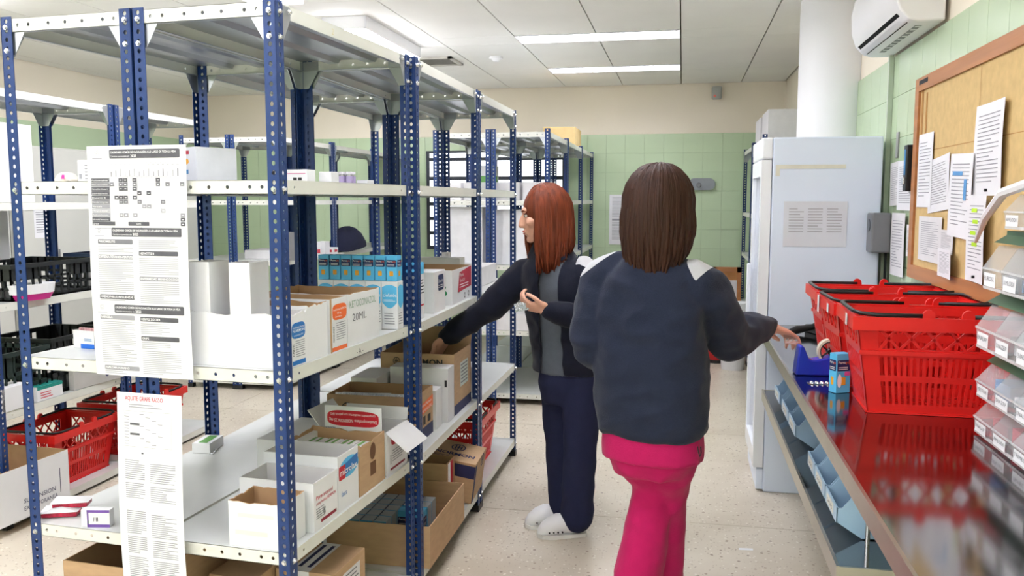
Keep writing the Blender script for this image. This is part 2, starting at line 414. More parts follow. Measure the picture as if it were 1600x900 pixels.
autosmooth(MB().cbox(-.05, .05, -.03, .04, -.07, .06, .015).build('body', mat('sensor_grey', (170, 172, 168), .4), t))
MB().cyl((-.02, -.033, -.04), (-.02, -.028, -.04), .013, .013, 12).build('indicator', mat('indicator_red', (235, 120, 110), .4), t)
# column, conduit
st = MB(); n = 40; cx, cy, cr = .90, 5.57, .215
st.ring([[(cx+cr*cos(2*pi*k/n), cy+cr*sin(2*pi*k/n), z) for k in range(n)] for z in (0, 1.35, ZC+.0)])
o = autosmooth(st.build('column', M_col)); o['kind'] = 'structure'
t = MB(); t.box(XR-.026, XR-.004, 4.50, 4.525, 1.0, 2.26)
tag(t.build('cable_conduit', mat('conduit_green', (186, 200, 180), .5)), 'thin vertical cable conduit on the green wall below the air conditioner', 'conduit')
# window on back wall
win = struct(MB().box(-2.78, -1.22, YB-.03, YB-.006, .96, 2.04).build('window_1', mat('window_frame_dark', (40, 46, 56), .5)))
M_pane = emat('window_pane', (250, 252, 255), WINDOW_STRENGTH)
rows = [(1.0, 1.12), (1.16, 1.28), (1.32, 1.44), (1.48, 1.56), (1.60, 1.72), (1.76, 1.93), (1.965, 2.015)]
for a, b in rows:
    for i in range(3): MB().box(-2.74+i*.50, -2.74+i*.50+.475, YB-.034, YB-.026, a, b).build('pane', M_pane, win)
# outlet trunking box on the back wall
t = thing('wall_switch_box', 'grey rounded emergency call plate on the green tiled back wall', 'wall plate', (.195, YB-.01, 1.667))
m = MB(); F = Face((0, -.03, 0), (1, 0, 0), (0, 0, 1))
pts = []
for c, a in ((.075, -90), (-.075, 90)):
    for k in range(13): an = R(a+180*k/12); pts.append((c+.062*cos(an), .062*sin(an)))
m.prism(pts, 'y', -.035, 0); m.build('plate', mat('plate_grey', (140, 146, 150), .4), t)
MB().cyl((-.03, -.055, -.01), (-.03, -.03, -.01), .022, .026, 14).build('button', M_greyp, t)
# notice on back wall
def sheet(name, o, u, v, w, h, m=M_paper, bend=None, parent=None, nu=6, nv=8):
    F = Face(o, u, v, bend); mb = MB()
    for k, hh in enumerate((0, -.0006)):
        vs = [F.p(w*i/nu, h*j/nv, hh) for j in range(nv+1) for i in range(nu+1)]
        fs = [(j*(nu+1)+i, j*(nu+1)+i+1, (j+1)*(nu+1)+i+1, (j+1)*(nu+1)+i) for j in range(nv) for i in range(nu)]
        mb.add(vs, fs if k == 0 else [f[::-1] for f in fs])
    return mb.build(name, m, parent, smooth=True), F
s, F = sheet('wall_notice', (-.76, YB-.012, 1.03), (1, 0, 0), (0, 0, 1), .29, .53)
tag(s, 'two white printed sheets taped to the green back wall between the women', 'notice')
m = MB(); F.lines(m, .03, .26, .50, .29, .012, mi=0, seed=3); F.lines(m, .03, .26, .24, .05, .012, seed=4); F.rect(m, .03, .255, .26, .275); m.build('print', M_inkl, s)
# ================================================================ slotted-angle shelving
PH = 2.0; PW = .036; PT = .0022
hol = [.0125+.025*k for k in range(80)]
pmb = MB()
pmb.perf((0, 0, 0), (1, 0, 0), (0, 0, 1), (0, 1, 0), PW, PH, hol, .0058, .0066, PT)
pmb.perf((0, 0, 0), (0, 1, 0), (0, 0, 1), (1, 0, 0), PW, PH, hol, .0058, .0066, PT)
POST = pmb.mesh('post', M_blue)
FOOT = MB().box(-.003, .04, -.003, .04, -.0, .03).mesh('foot', M_black)
BOLT = MB().cyl((0, 0, 0), (0, -.004, 0), .0085, .0075, 6).cyl((0, -.004, 0), (0, -.0075, 0), .0055, .0045, 8).mesh('bolt', M_zinc)
BOLTX = MB().cyl((0, 0, 0), (.004, 0, 0), .0085, .0075, 6).cyl((.004, 0, 0), (.0075, 0, 0), .0055, .0045, 8).mesh('bolt', M_zinc)
LIP = .037
_sh = {}
def shelf_mesh(W_, L_):
    k = (round(W_, 3), round(L_, 3))
    if k in _sh: return _sh[k]
    m = MB(); x0, x1, y0, y1 = -W_+PT+.001, -PT-.001, PT+.001, L_-PT-.001; t = .0015
    m.box(x0, x1, y0, y1, -t, 0, mis=[2, 1, 0, 0, 0, 0])
    w = x1-x0; l = y1-y0
    hs = [.052, .088, .155, w/2, w-.155, w-.088, w-.052]
    hs = [h for i, h in enumerate(hs) if i == 0 or h-hs[i-1] > .02]
    for y, nn in ((y0, 1), (y1-t, 1)):    # end lips with round holes
        edges_h = hs
        # perf() puts the hole at mid width (u) so use u = -z
        m.perf((x0, y, 0), (0, 0, -1), (1, 0, 0), (0, 1, 0), LIP, w, edges_h, .0052, .0052, t, 0)
    for x in (x0, x1-t):
        m.perf((x, y0, 0), (0, 0, -1), (0, 1, 0), (1, 0, 0), LIP, l, [.075, l-.075], .0042, .0042, t, 0)
    # returned flange under the lips and two hat-section stiffeners
    m.box(x0, x0+.014, y0, y1, -LIP, -LIP+t, 2); m.box(x1-.014, x1, y0, y1, -LIP, -LIP+t, 2)
    m.box(x0, x1, y0, y0+.014, -LIP, -LIP+t, 2); m.box(x0, x1, y1-.014, y1, -LIP, -LIP+t, 2)
    for xc in (x0+w*.33, x0+w*.67):
        m.prism([(xc-.028, -.0016), (xc-.018, -.016), (xc+.018, -.016), (xc+.028, -.0016)], 'y', y0+.01, y1-.01, 2)
    _sh[k] = m.mesh('shelf', [M_white, M_greyshelf, M_galv]); return _sh[k]
# gusset plate in the xz plane, corner at origin, extends +x and -z
g = [(0, 0), (.075, 0), (.075, -.03), (.036, -.095), (0, -.095)]
GUSX = MB().prism(g, 'y', 0, .0016).mesh('gusset', M_galv)
GUSY = MB().prism([(a, b) for a, b in g], 'x', 0, .0016).mesh('gusset', M_galv)
GUSXm = MB().prism([(-a, b) for a, b in g][::-1], 'y', 0, .0016).mesh('gusset', M_galv)
GUSYm = MB().prism([(-a, b) for a, b in g][::-1], 'x', 0, .0016).mesh('gusset', M_galv)
def unit(label, loc, rz, W_, L_, levels, bolts=(), gus=True, group=None):
    "origin = right near corner at floor; extends -x by W_, +y by L_"
    t = thing('shelving_unit', label, 'shelving', (loc[0], loc[1], 0), rz, group)
    for (x, y, a, nm) in ((0, 0, 90, 'rf'), (-W_, 0, 0, 'lf'), (-W_, L_, -90, 'lb'), (0, L_, 180, 'rb')):
        p = link('post', POST, t, (x, y, .008), R(a)); link('foot', FOOT, p, (0, 0, -.006))
        sx = -1 if x == 0 else 1; sy = 1 if y == 0 else -1
        if gus:
            ztop = levels[0]-.004
            link('gusset', GUSX if sx > 0 else GUSXm, t, (x+sx*.002, y+(PT+.0040 if sy > 0 else -PT-.0056), ztop))
            link('gusset', GUSY if sy > 0 else GUSYm, t, (x+(PT+.0002 if sx > 0 else -PT-.0018), y+sy*.002, ztop))
        if nm in bolts:
            for z in levels:
                zz = z-.0125-.012
                if sy > 0: link('bolt', BOLT, t, (x+sx*.018, y, zz))
                if sx < 0: link('bolt', BOLTX, t, (x, y+sy*.018, zz))
            if sy > 0: link('bolt', BOLT, t, (x+sx*.018, y, levels[0]-.088))
            if sx < 0: link('bolt', BOLTX, t, (x, y+sy*.018, levels[0]-.088)); link('bolt', BOLTX, t, (x, y+sy*.066, levels[0]-.018))
    for z in levels: link('shelf', shelf_mesh(W_, L_), t, (0, 0, z))
    return t
ROT = R(-4.2)
LV = [2.003, 1.553, 1.05, .55, .10]
AO = Vector((-1.017, 2.05)); AE = Vector((-cos(R(4.2)), sin(R(4.2)))); AD = Vector((sin(R(4.2)), cos(R(4.2))))
def WA(s, t, z): p = AO+AE*s+AD*t; return Vector((p.x, p.y, z))
UW = .428; UL = .885
unitA1 = unit('nearest blue shelving unit on the aisle, full of white cartons, its end facing the camera', AO, ROT, UW, UL, LV, ('rf', 'rb', 'lf'))
p = WA(.433, 0, 0)
unit('nearest blue shelving unit on the left side of the double row, with the hanging charts', (p.x, p.y), ROT, UW, UL, LV, ('rf', 'lf'))
X2 = -.937
unit('second blue shelving unit along the aisle, beside the reaching woman', (X2, 2.955), 0, UW, .955, LV, ('rf', 'rb'))
unit('second blue shelving unit of the left side row, behind the nearest one', (X2-.433, 2.975), 0, UW, .935, LV)
unit('third blue shelving unit along the aisle, with a nearly empty middle shelf', (X2, 3.925), 0, UW, .905, LV, ('rf', 'rb'))
unit('third blue shelving unit of the left side row, at the cross aisle', (X2-.433, 3.925), 0, UW, .905, LV)
LB = [2.0, 1.49, 1.035, .54, .05]
unit('blue shelving unit at the left picture edge with black crates', (-2.99, 3.225), 0, UW, .885, LB)
unit('far left blue shelving unit with the red shopping baskets on its bottom shelf', (-2.99, 4.125), 0, UW, .9, LB)
LC = [1.985, 1.50, 1.03, .55, .08]
for i, y in enumerate((6.05, 7.07, 8.09)):
    unit(['blue shelving unit behind the red-haired woman, near end of the back row', 'middle blue shelving unit of the back row along the aisle', 'last blue shelving unit of the back row against the green tiled wall'][i], (-.93, y), 0, UW, 1.0, LC, gus=(i < 2))
    unit(['near shelving unit on the left of the back row, in front of the barred window', 'middle shelving unit on the left of the back row', 'last shelving unit on the left of the back row under the window'][i], (-.93-.433, y), 0, UW, 1.0, LC, gus=(i < 2))
for i, y in enumerate((6.12, 7.13, 8.14)):
    unit(['far left shelving unit seen over the near shelf, right half of its end', 'far left shelving unit in the middle of its row, vials before it', 'far left shelving unit of the last row, next to the back wall'][i], (-3.02, y), 0, UW, .99, LC)
unit('far left shelving unit whose end lip shows beside the hanging chart', (-3.02-.433, 6.12), 0, UW, .99, LC)
LE = [1.98, 1.38, .98, .5, .08]
unit('shelving unit behind the refrigerator and the white column', (.96, 6.9), 0, .36, 1.0, LE)
unit('shelving unit in the back right corner behind the refrigerator', (.96, 7.95), 0, .36, 1.0, LE)
# handwritten mark on the lip
A3 = unitA1
m = MB(); F = Face((.0012, 0, 0), (0, 1, 0), (0, 0, 1)); F.text(m, '- A -', .42, 1.05-.028, .026); m.build('lip_mark', M_ink, unitA1)
m = MB(); F.text(m, '2', .30, 2.003-.03, .024); m.build('lip_tag', mat('tag_yellow', (220, 208, 150), .6), unitA1)
# ================================================================ cartons
def fr_front(w, h): return Face((-w, 0, 0), (1, 0, 0), (0, 0, 1))
def fr_right(d, h): return Face((0, 0, 0), (0, 1, 0), (0, 0, 1))
def fr_top(w, h): return Face((-w, 0, h), (1, 0, 0), (0, 1, 0))
def closed(name, label, cat, loc, rz, w, d, h, m=M_carton, group=None, tm=None, c=.0015):
    mb = MB(); mb.cbox(-w, 0, 0, d, 0, h, c)
    o = mb.build(name, [m], None, loc, rz); tag(o, label, cat, group)
    if tm:
        q = MB(); fr_top(w, h).rect(q, .002, .002, w-.002, d-.002, .0004); q.build('top_flap', tm, o)
    return o
def open_box(name, label, cat, loc, rz, w, d, h, mo=M_carton, mi=M_kraftd, flaps=(), group=None, torn=0, t=.004):
    "flaps: (side, length, angle deg from vertical-up outward)"
    mb = MB()
    def wallp(p0, p1, nx, ny, seg):
        # torn or straight top edge wall, outside mat 0 inside mat 1
        n = seg; a = Vector(p0); b = Vector(p1); nn = Vector((nx, ny))*t
        rr = random.Random(int(1000*(w+d+h))+seg)
        hs = [h-(rr.random()*torn if torn and 0 < i < n else 0) for i in range(n+1)]
        vs = []
        for i in range(n+1):
            q = a.lerp(b, i/n); r = q+nn
            vs += [(q.x, q.y, 0), (q.x, q.y, hs[i]), (r.x, r.y, 0), (r.x, r.y, hs[i])]
        for i in range(n):
            k = 4*i
            mb.add([vs[k], vs[k+4], vs[k+5], vs[k+1]], [(0, 1, 2, 3)], 0)
            mb.add([vs[k+2], vs[k+3], vs[k+7], vs[k+6]], [(0, 1, 2, 3)], 1)
            mb.add([vs[k+1], vs[k+5], vs[k+7], vs[k+3]], [(0, 1, 2, 3)], 1)
    n = 10 if torn else 1
    wallp((-w, 0), (0, 0), 0, 1, n); wallp((0, 0), (0, d), -1, 0, n); wallp((0, d), (-w, d), 0, -1, n); wallp((-w, d), (-w, 0), 1, 0, n)
    mb.box(-w+.001, -.001, .001, d-.001, .0005, .004, 1)
    o = mb.build(name, [mo, mi], None, loc, rz); tag(o, label, cat, group)
    for side, ln, ang in flaps:
        a = R(ang); q = MB(); th = .003; so, up = sin(a)*ln, cos(a)*ln
        def fl(p0, p1, ox, oy):
            p0 = Vector((*p0, h)); p1 = Vector((*p1, h)); dv = Vector((ox*so, oy*so, up)); tn = dv.cross(p1-p0).normalized()*th
            b = [p0, p1, p1+dv, p0+dv]; vs = b+[v-tn for v in b]
            q.add(vs, [(3, 2, 1, 0)], 1); q.add(vs, [(4, 5, 6, 7), (0, 1, 5, 4), (1, 2, 6, 5), (2, 3, 7, 6), (3, 0, 4, 7)], 0)
        if side == 'f': fl((-w, 0), (0, 0), 0, -1)
        if side == 'b': fl((0, d), (-w, d), 0, 1)
        if side == 'r': fl((0, 0), (0, d), 1, 0)
        if side == 'l': fl((-w, d), (-w, 0), -1, 0)
        q.build('flap', [mo, mi], o)
    return o
def pr(o, name, m, fn):
    q = MB(); fn(q); return q.build(name, m, o)
def barcode(F, o, u, v, w, h, vert=False):
    def f(q):
        rr = random.Random(5); x = 0
        while x < (h if vert else w):
            b = .0012+rr.random()*.002
            if vert: F.rect(q, u, v+x, u+w, v+x+b*.6)
            else: F.rect(q, u+x, v, u+x+b*.6, v+h)
            x += b+.0012
    pr(o, 'barcode', M_ink, f)
def stadium(F, o, cu, cv, ru, rv, m, name='label_oval'): pr(o, name, m, lambda q: F.ell(q, cu, cv, ru, rv, .0009, pw=.55, n=28))
def emblem(F, q, cu, cv, r, h=.0011):
    F.ringp(q, cu, cv, r*.82, r, h); F.rect(q, cu-r*.5, cv-r*.55, cu-r*.32, cv+r*.55, h); F.rect(q, cu+r*.32, cv-r*.55, cu+r*.5, cv+r*.55, h)
    F.rect(q, cu-r*.5, cv-r*.09, cu+r*.5, cv+r*.09, h); F.rect(q, cu-.09*r, cv-r*.75, cu+.09*r, cv+r*.75, h)
def bA(s, t, z): return tuple(WA(s, t, z))

# ---- level 1.05 of the nearest unit
z = LV[2]+.0006
w, d, h = .305, .113, .152
o = open_box('medicine_carton', 'low white carton nearest on the middle shelf, blue oval label on its side', 'carton', bA(.008, .024, z), ROT, w, d, h, M_carton, M_cartong, torn=.012)
F = fr_right(d, h); stadium(F, o, .062, .098, .036, .022, M_midblue)
def f(q):
    F.text(q, 'Acetilcisteina Normon', .03, .104, .0085, .0013, width=.064); F.text(q, 'NORMON', .03, .094, .011, .0013, width=.064, bold=.01); F.text(q, 'comprimidos EFG', .036, .083, .007, .0013, width=.05)
pr(o, 'label_lettering', M_wtxt, f)
pr(o, 'label_band', M_midblue, lambda q: F.rect(q, .028, .004, .098, .016)); pr(o, 'small_print', M_inkl, lambda q: F.lines(q, .045, .095, .07, .025, .006, seed=2)); barcode(F, o, .03, .03, .009, .03, True)
M_tall = M_carton
for i, (s0, ww) in enumerate(((.243, .066), (.118, .064))):
    o = open_box('white_box', ['tall plain white box standing in the low carton, next to the hanging chart', 'tall plain white box standing in the low carton, beside the near post'][i], 'box', bA(s0, .0325, z+.0045), ROT, ww, .094, .278, M_tall, M_cartong, t=.002)
    q = MB(); q.box(-ww+.003, -.003, .003, .091, .262, .266); q.build('box_filling', mat('grey_paper_fill', (176, 178, 190), .8, 0, .1, 60), o)
o = open_box('medicine_carton', 'plain white carton behind the blue-labelled one, open with brown inside', 'carton', bA(.012, .142, z), ROT, .29, .118, .158, torn=.008)
w, d, h = .29, .112, .16
o = open_box('medicine_carton', 'brown-edged carton with an orange oval label on the middle shelf', 'carton', bA(.010, .272, z), ROT, w, d, h, M_carton, M_kraftd)
F = fr_right(d, h); stadium(F, o, .062, .118, .046, .024, M_orange)
pr(o, 'label_band', M_orange, lambda q: F.rect(q, .012, .002, .108, .014)); pr(o, 'kraft_edge', M_kraft, lambda q: F.rect(q, 0, 0, .011, h, .0012))
def f(q):
    F.text(q, 'Acetilcisteina NORMON', .02, .123, .009, .0013, width=.084); F.text(q, '600 mg', .045, .112, .009, .0013); F.text(q, 'efervescentes', .032, .102, .008, .0013)
pr(o, 'label_lettering', M_wtxt, f); pr(o, 'small_print', M_inkl, lambda q: F.lines(q, .04, .1, .086, .03, .007, seed=6)); barcode(F, o, .018, .03, .01, .045, True)
w, d, h = .30, .232, .163
o = open_box('medicine_carton', 'large white carton with handwriting on its side, open brown top', 'carton', bA(.012, .392, z), ROT, w, d, h, M_carton, M_kraftd, torn=.004)
F = fr_right(d, h)
pr(o, 'handwriting', mat('ink_faded_green', (150, 176, 158), .7), lambda q: F.text(q, 'KETOCONAZOL', .012, .118, .032, width=.19)); pr(o, 'handwriting', M_inkg, lambda q: F.text(q, '20ML', .03, .075, .034, width=.10))
# row of syrup boxes with blue tops
def syrup(lab, s, t, zz, w=.060, d=.05, h=.168, grp='syrup boxes on the middle shelf'):
    o = closed('syrup_box', lab, 'medicine box', bA(s, t, zz), ROT, w, d, h, M_carton, grp)
    F = fr_front(w, h)
    for F, ww, nm in ((fr_front(w, h), w, 'cinfatós'), (fr_right(d, h), d, '')):
        def f(q, F=F, ww=ww):
            n = 14; pts = [(ww*.04, h*.88)]+[(ww*.04+ww*.92*k/n, h*(.88+.05*sin(pi*k/n))) for k in range(1, n)]+[(ww*.96, h*.88)]+[(ww*.96-ww*.92*k/n, h*(.56-.12*sin(pi*k/n))) for k in range(n+1)]
            q.add([F.p(a, b, .0008) for a, b in pts], [tuple(range(len(pts)))])
        pr(o, 'blue_panel', M_ltblue, f)
        if nm:
            pr(o, 'lettering', M_wtxt, lambda q, F=F, ww=ww: (F.text(q, nm, ww*.08, h*.68, .018, .0012, width=ww*.84), F.lines(q, ww*.12, ww*.86, h*.62, h*.58, .004, .0012, seed=1)))
        pr(o, 'small_print', M_inkl, lambda q, F=F, ww=ww: F.lines(q, ww*.15, ww*.8, h*.34, h*.1, .009, seed=3))
    return o
for k in range(5): syrup(['rightmost blue and white syrup box in the front row under the small blue boxes', 'second blue and white syrup box from the aisle in the front row', 'third blue and white syrup box from the aisle in the front row', 'fourth blue and white syrup box, half hidden behind the handwritten carton', 'last blue and white syrup box of the front row, behind the handwritten carton'][k], .004+k*.0615, .762, z)
for k in range(3): syrup(['blue and white syrup box of the rear row at the second post', 'middle blue and white syrup box of the rear row', 'inner blue and white syrup box of the rear row'][k], .040+k*.0615, .817, z)
M_bluebox = M_ltblue
def bluebox(lab, loc, rz, w=.040, d=.042, h=.088, grp=None, flat=False):
    o = closed('blue_medicine_box', lab, 'medicine box', loc, rz, w, d, h, M_bluebox, grp)
    F = fr_front(w, h); G = fr_right(d, h)
    for FF, ww in ((F, w), (G, d)):
        pr(o, 'dark_panel', M_navy2, lambda q, FF=FF, ww=ww: FF.rrect(q, ww*.05, h*.56, ww*.95, h*.84, .004))
        pr(o, 'lettering', M_wtxt, lambda q, FF=FF, ww=ww: (FF.text(q, 'Pharma', ww*.1, h*.745, h*.1, .0012, width=ww*.5), FF.lines(q, ww*.12, ww*.8, h*.66, h*.58, h*.045, .0012, seed=4)))
        pr(o, 'lettering', M_orange, lambda q, FF=FF, ww=ww: FF.text(q, 'grip', ww*.62, h*.745, h*.09, .0012, width=ww*.28))
        pr(o, 'gold_mark', M_gold, lambda q, FF=FF, ww=ww: FF.rrect(q, ww*.3, h*.2, ww*.66, h*.40, .003))
    return o
seven = ['first', 'second', 'third', 'fourth', 'fifth', 'sixth', 'last']
for k in range(7):
    bluebox('small sky blue medicine box standing on the syrup boxes, %s from the left' % seven[6-k], bA(.008+k*.0437, .768+(k % 3)*.002, z+.1688), ROT, grp='seven small blue boxes on top of the syrup boxes')
o = closed('bottle_box', 'small white box tucked before the syrup boxes on the middle shelf', 'medicine box', bA(.055, .66, z), ROT, .045, .08, .085)
for i in range(3): pr(o, 'silver_cap', M_zinc, lambda q, i=i: q.cyl((-.035+i*.012, .015+i*.02, .085), (-.035+i*.012, .015+i*.02, .098), .006, .006, 8))
pr(o, 'small_print', M_inkl, lambda q: fr_right(.08, .085).lines(q, .012, .07, .07, .03, .009, seed=7))
# ---- second unit, level 1.05
z2 = z
def bX(x, y, zz): return (x, y, zz)
o = closed('medicine_box', 'slim white and blue box with a slanted lid just past the second post', 'medicine box', (-.965, 3.03, z2), 0, .2, .09, .17)
pr(o, 'blue_side', M_ltblue, lambda q: fr_right(.09, .17).rect(q, .0, .0, .032, .17)); pr(o, 'red_mark', M_redp, lambda q: fr_right(.09, .17).rect(q, .04, .05, .085, .056)); pr(o, 'small_print', M_ink, lambda q: (fr_right(.09, .17).lines(q, .04, .085, .15, .1, .012, seed=3)))
pr(o, 'blue_lid', M_ltblue, lambda q: q.add([(-.2, .0, .171), (0, 0, .171), (0, .09, .172), (-.2, .09, .172), (-.2, .09, .215), (0, .09, .215)], [(0, 1, 5, 4), (3, 4, 5, 2), (1, 2, 5), (0, 4, 3)]))
o = closed('medicine_box', 'white box with a small blue square label on the second unit', 'medicine box', (-.96, 3.24, z2), 0, .22, .16, .165)
F = fr_right(.16, .165); pr(o, 'blue_label', M_navy2, lambda q: F.rrect(q, .055, .085, .135, .15, .012)); pr(o, 'lettering', M_wtxt, lambda q: (F.text(q, 'Dacortin', .06, .118, .02, .0012, width=.06), F.lines(q, .06, .12, .108, .095, .008, .0012, seed=2)))
o = open_box('medicine_carton', 'white open carton with a crimson label and green leaf mark on the second unit', 'carton', (-.962, 3.52, z2), 0, .27, .34, .15)
F = fr_right(.34, .15); pr(o, 'crimson_label', M_crim, lambda q: q.add([F.p(.09, .045, .001), F.p(.33, .055, .001), F.p(.33, .148, .001), F.p(.12, .132, .001)], [(0, 1, 2, 3)]))
pr(o, 'lettering', M_wtxt, lambda q: (F.text(q, 'Pharma', .125, .112, .022, .0014), F.text(q, 'Grade 250', .125, .088, .02, .0014), F.lines(q, .12, .28, .078, .06, .011, .0014, seed=9)))
pr(o, 'hook_mark', M_ink, lambda q: (F.ringp(q, .21, .022, .008, .013, .001), F.ringp(q, .28, .024, .008, .013, .001)))
G = fr_front(.27, .15); pr(o, 'leaf_mark', mat('leaf_green', (40, 130, 80), .5), lambda q: (G.ell(q, .222, .075, .02, .012), G.ell(q, .226, .05, .022, .013)))
# ---- level .55 of the nearest unit
z = LV[3]+.0006
w, d, h = .165, .125, .128
o = open_box('cardboard_box', 'small white box with brown inside at the very front of the lower shelf', 'carton', bA(.030, .012, z), ROT, w, d, h, M_carton, M_kraftd, torn=.006)
pr(o, 'tape_strip', mat('clear_tape', (232, 228, 222), .3), lambda q: (fr_front(w, h).rect(q, .02, .035, .12, .047), fr_front(w, h).rect(q, .03, .085, .14, .096)))
w, d, h = .24, .145, .145
o = open_box('medicine_carton', 'white carton with red band and small print beside the near post, lower shelf', 'carton', bA(.008, .148, z), ROT, w, d, h, M_carton, M_cartong, flaps=())
F = fr_right(d, h); pr(o, 'red_band', M_maroon, lambda q: F.rect(q, .04, .018, .135, .028)); pr(o, 'lettering', M_inkr, lambda q: (F.text(q, 'Paracetamol', .012, .092, .017, width=.1), F.text(q, 'comprimidos NORMON', .012, .076, .014, width=.12)))
pr(o, 'small_print', M_inkl, lambda q: F.lines(q, .012, .06, .066, .035, .007, seed=4)); barcode(F, o, .055, .036, .012, .022, True)
w, d, h = .25, .14, .175
o = open_box('medicine_carton', 'white carton lettered microlax on the lower shelf', 'carton', bA(.012, .305, z), ROT, w, d, h, M_carton, M_cartong)
F = fr_right(d, h)
pr(o, 'blue_swoosh', M_ltblue, lambda q: F.ell(q, .075, .128, .066, .032, .0006)); pr(o, 'blue_band', M_midblue, lambda q: q.add([F.p(.045, .105, .001), F.p(.135, .118, .001), F.p(.135, .155, .001), F.p(.045, .142, .001)], [(0, 1, 2, 3)]))
pr(o, 'red_band', M_redp, lambda q: F.rrect(q, .006, .098, .05, .142, .006, .0012)); pr(o, 'lettering', M_wtxt, lambda q: F.text(q, 'microlax', .012, .112, .028, .0016, width=.115, bold=.01)); pr(o, 'small_lettering', M_midblue, lambda q: F.text(q, 'faes', .02, .045, .024, .0012))
w, d, h = .27, .195, .168
o = open_box('cardboard_box', 'torn brown cardboard box holding green-striped packets, lower shelf', 'carton', bA(.012, .455, z), ROT, w, d, h, M_kraft, M_kraftd, torn=.014)
F = fr_right(d, h); pr(o, 'brown_stamp', mat('brown_stamp', (110, 76, 50), .8), lambda q: (F.ell(q, .1, .125, .022, .028), F.rect(q, .078, .045, .122, .09)))
for i in range(4):
    p = closed('packet', 'white packet with green stripes inside the torn cardboard box, %s from the aisle' % ['first', 'second', 'third', 'fourth'][i], 'packet', bA(.03+i*.06, .475, z+.0046), ROT, .055, .15, .13, M_carton, 'green-striped packets')
    pr(p, 'green_stripe', M_green, lambda q: (fr_top(.055, .13).rect(q, .008, .004, .02, .146), fr_top(.055, .13).rect(q, .032, .004, .042, .146)))
w, d, h = .245, .188, .155
o = open_box('medicine_carton', 'white open carton with red print, its lid flap lettered upside down', 'carton', bA(.012, .665, z), ROT, w, d, h, M_carton, M_cartong, flaps=(('r', .1, 128), ('l', .08, 40), ('b', .045, 12)))
F = fr_right(d, h); pr(o, 'red_band', M_maroon, lambda q: F.rect(q, .03, .012, .16, .02)); stadium(F, o, .1, .115, .06, .018, M_redp, 'red_oval'); pr(o, 'small_print', M_inkl, lambda q: F.lines(q, .05, .15, .08, .035, .009, seed=8)); barcode(F, o, .03, .035, .01, .03, True)
# its front flap, standing up, upside-down lettering
fl_ = MB(); fw, fh = .215, .085; fl_.box(-w+.015, -w+.015+fw, -.0025, 0, h, h+fh); fp = fl_.build('lid_flap', M_carton, o)
G = Face((-w+.015, -.0026, h), (1, 0, 0), (0, 0, 1))
stadium(G, fp, fw/2, fh*.5, fw*.455, fh*.33, M_redp, 'red_oval')
pr(fp, 'lettering', M_wtxt, lambda q: (G.text(q, 'Dexketoprofeno NORMON 25 mg', fw*.92, fh*.47, .0165, .0014, flip=True, width=fw*.83), G.text(q, 'comprimidos recubiertos con película EFG', fw*.90, fh*.70, .0125, .0014, flip=True, width=fw*.79)))
pr(fp, 'small_lettering', M_navyp, lambda q: G.text(q, 'NORMON', fw*.19, fh*.12, .009, .0014, flip=True))
o = closed('white_box', 'plain white box lying behind the cartons on the lower shelf, near the inner post', 'box', bA(.262, .50, z), ROT, .15, .3, .15, M_carton)
# ---- second unit, level .55
zz = LV[3]+.0006
def normon(F, q, u, v, size, wd): F.text(q, 'NORMON', u, v, size, .0012, width=wd, bold=.03)
w, d, h = .36, .235, .195
o = open_box('cardboard_box', 'brown carton of silver blister packs with an orange label on its side', 'carton', (-.99, 3.07, zz), 0, w, d, h, M_kraft, M_kraftd, flaps=())
F = fr_right(d, h); G = fr_front(w, h)
pr(o, 'navy_band', M_navyp, lambda q: (F.rect(q, 0, 0, d, .05), G.rect(q, 0, 0, w, .05))); pr(o, 'orange_label', M_orange, lambda q: q.add([F.p(.02, .10, .001), F.p(.234, .115, .001), F.p(.234, .16, .001), F.p(.02, .145, .001)], [(0, 1, 2, 3)]))
pr(o, 'lettering', M_wtxt, lambda q: (F.text(q, 'Paracetamol Normon', .03, .136, .018, .0014, width=.18), F.text(q, '1 g comprimidos EFG', .03, .114, .018, .0014, width=.18)))
pr(o, 'brand_lettering', M_ink, lambda q: (emblem(G, q, .085, h-.055, .026), normon(G, q, .125, h-.067, .034, .16))); pr(o, 'arrows', M_ink, lambda q: (F.rect(q, .07, .06, .074, .095), F.rect(q, .1, .06, .13, .095), F.rect(q, .16, .06, .2, .09)))
for k in range(9):
    b = MB(); b.box(0, .095, 0, .003, 0, .05); 
    p = b.build('blister_pack', M_foil, None, (-.99-.345+.027*k, 3.09+(k % 2)*.01, zz+.15), 0, rot=(R(-28), 0, R(8*((k % 3)-1))))
    tag(p, 'silver blister pack stacked in the open brown carton behind the second post', 'blister pack', 'silver blister packs in the brown carton')
o = closed('medicine_box', 'narrow white box between the orange-labelled carton and the tall white one', 'medicine box', (-.985, 3.335, zz), 0, .10, .09, .165)
o = closed('white_box', 'tall plain white box with a black slot standing before the brown brand carton', 'box', (-.965, 3.45, zz), 0, .26, .10, .235)
pr(o, 'slot_mark', M_ink, lambda q: fr_front(.26, .235).rect(q, .245, .155, .255, .185))
w, d, h = .34, .30, .275
oN = open_box('cardboard_box', 'tall open brown carton the red-haired woman is reaching into', 'carton', (-.968, 3.565, zz), 0, w, d, h, M_kraft, M_kraftd, flaps=(('b', .08, 20),))
F = fr_right(d, h); G = fr_front(w, h)
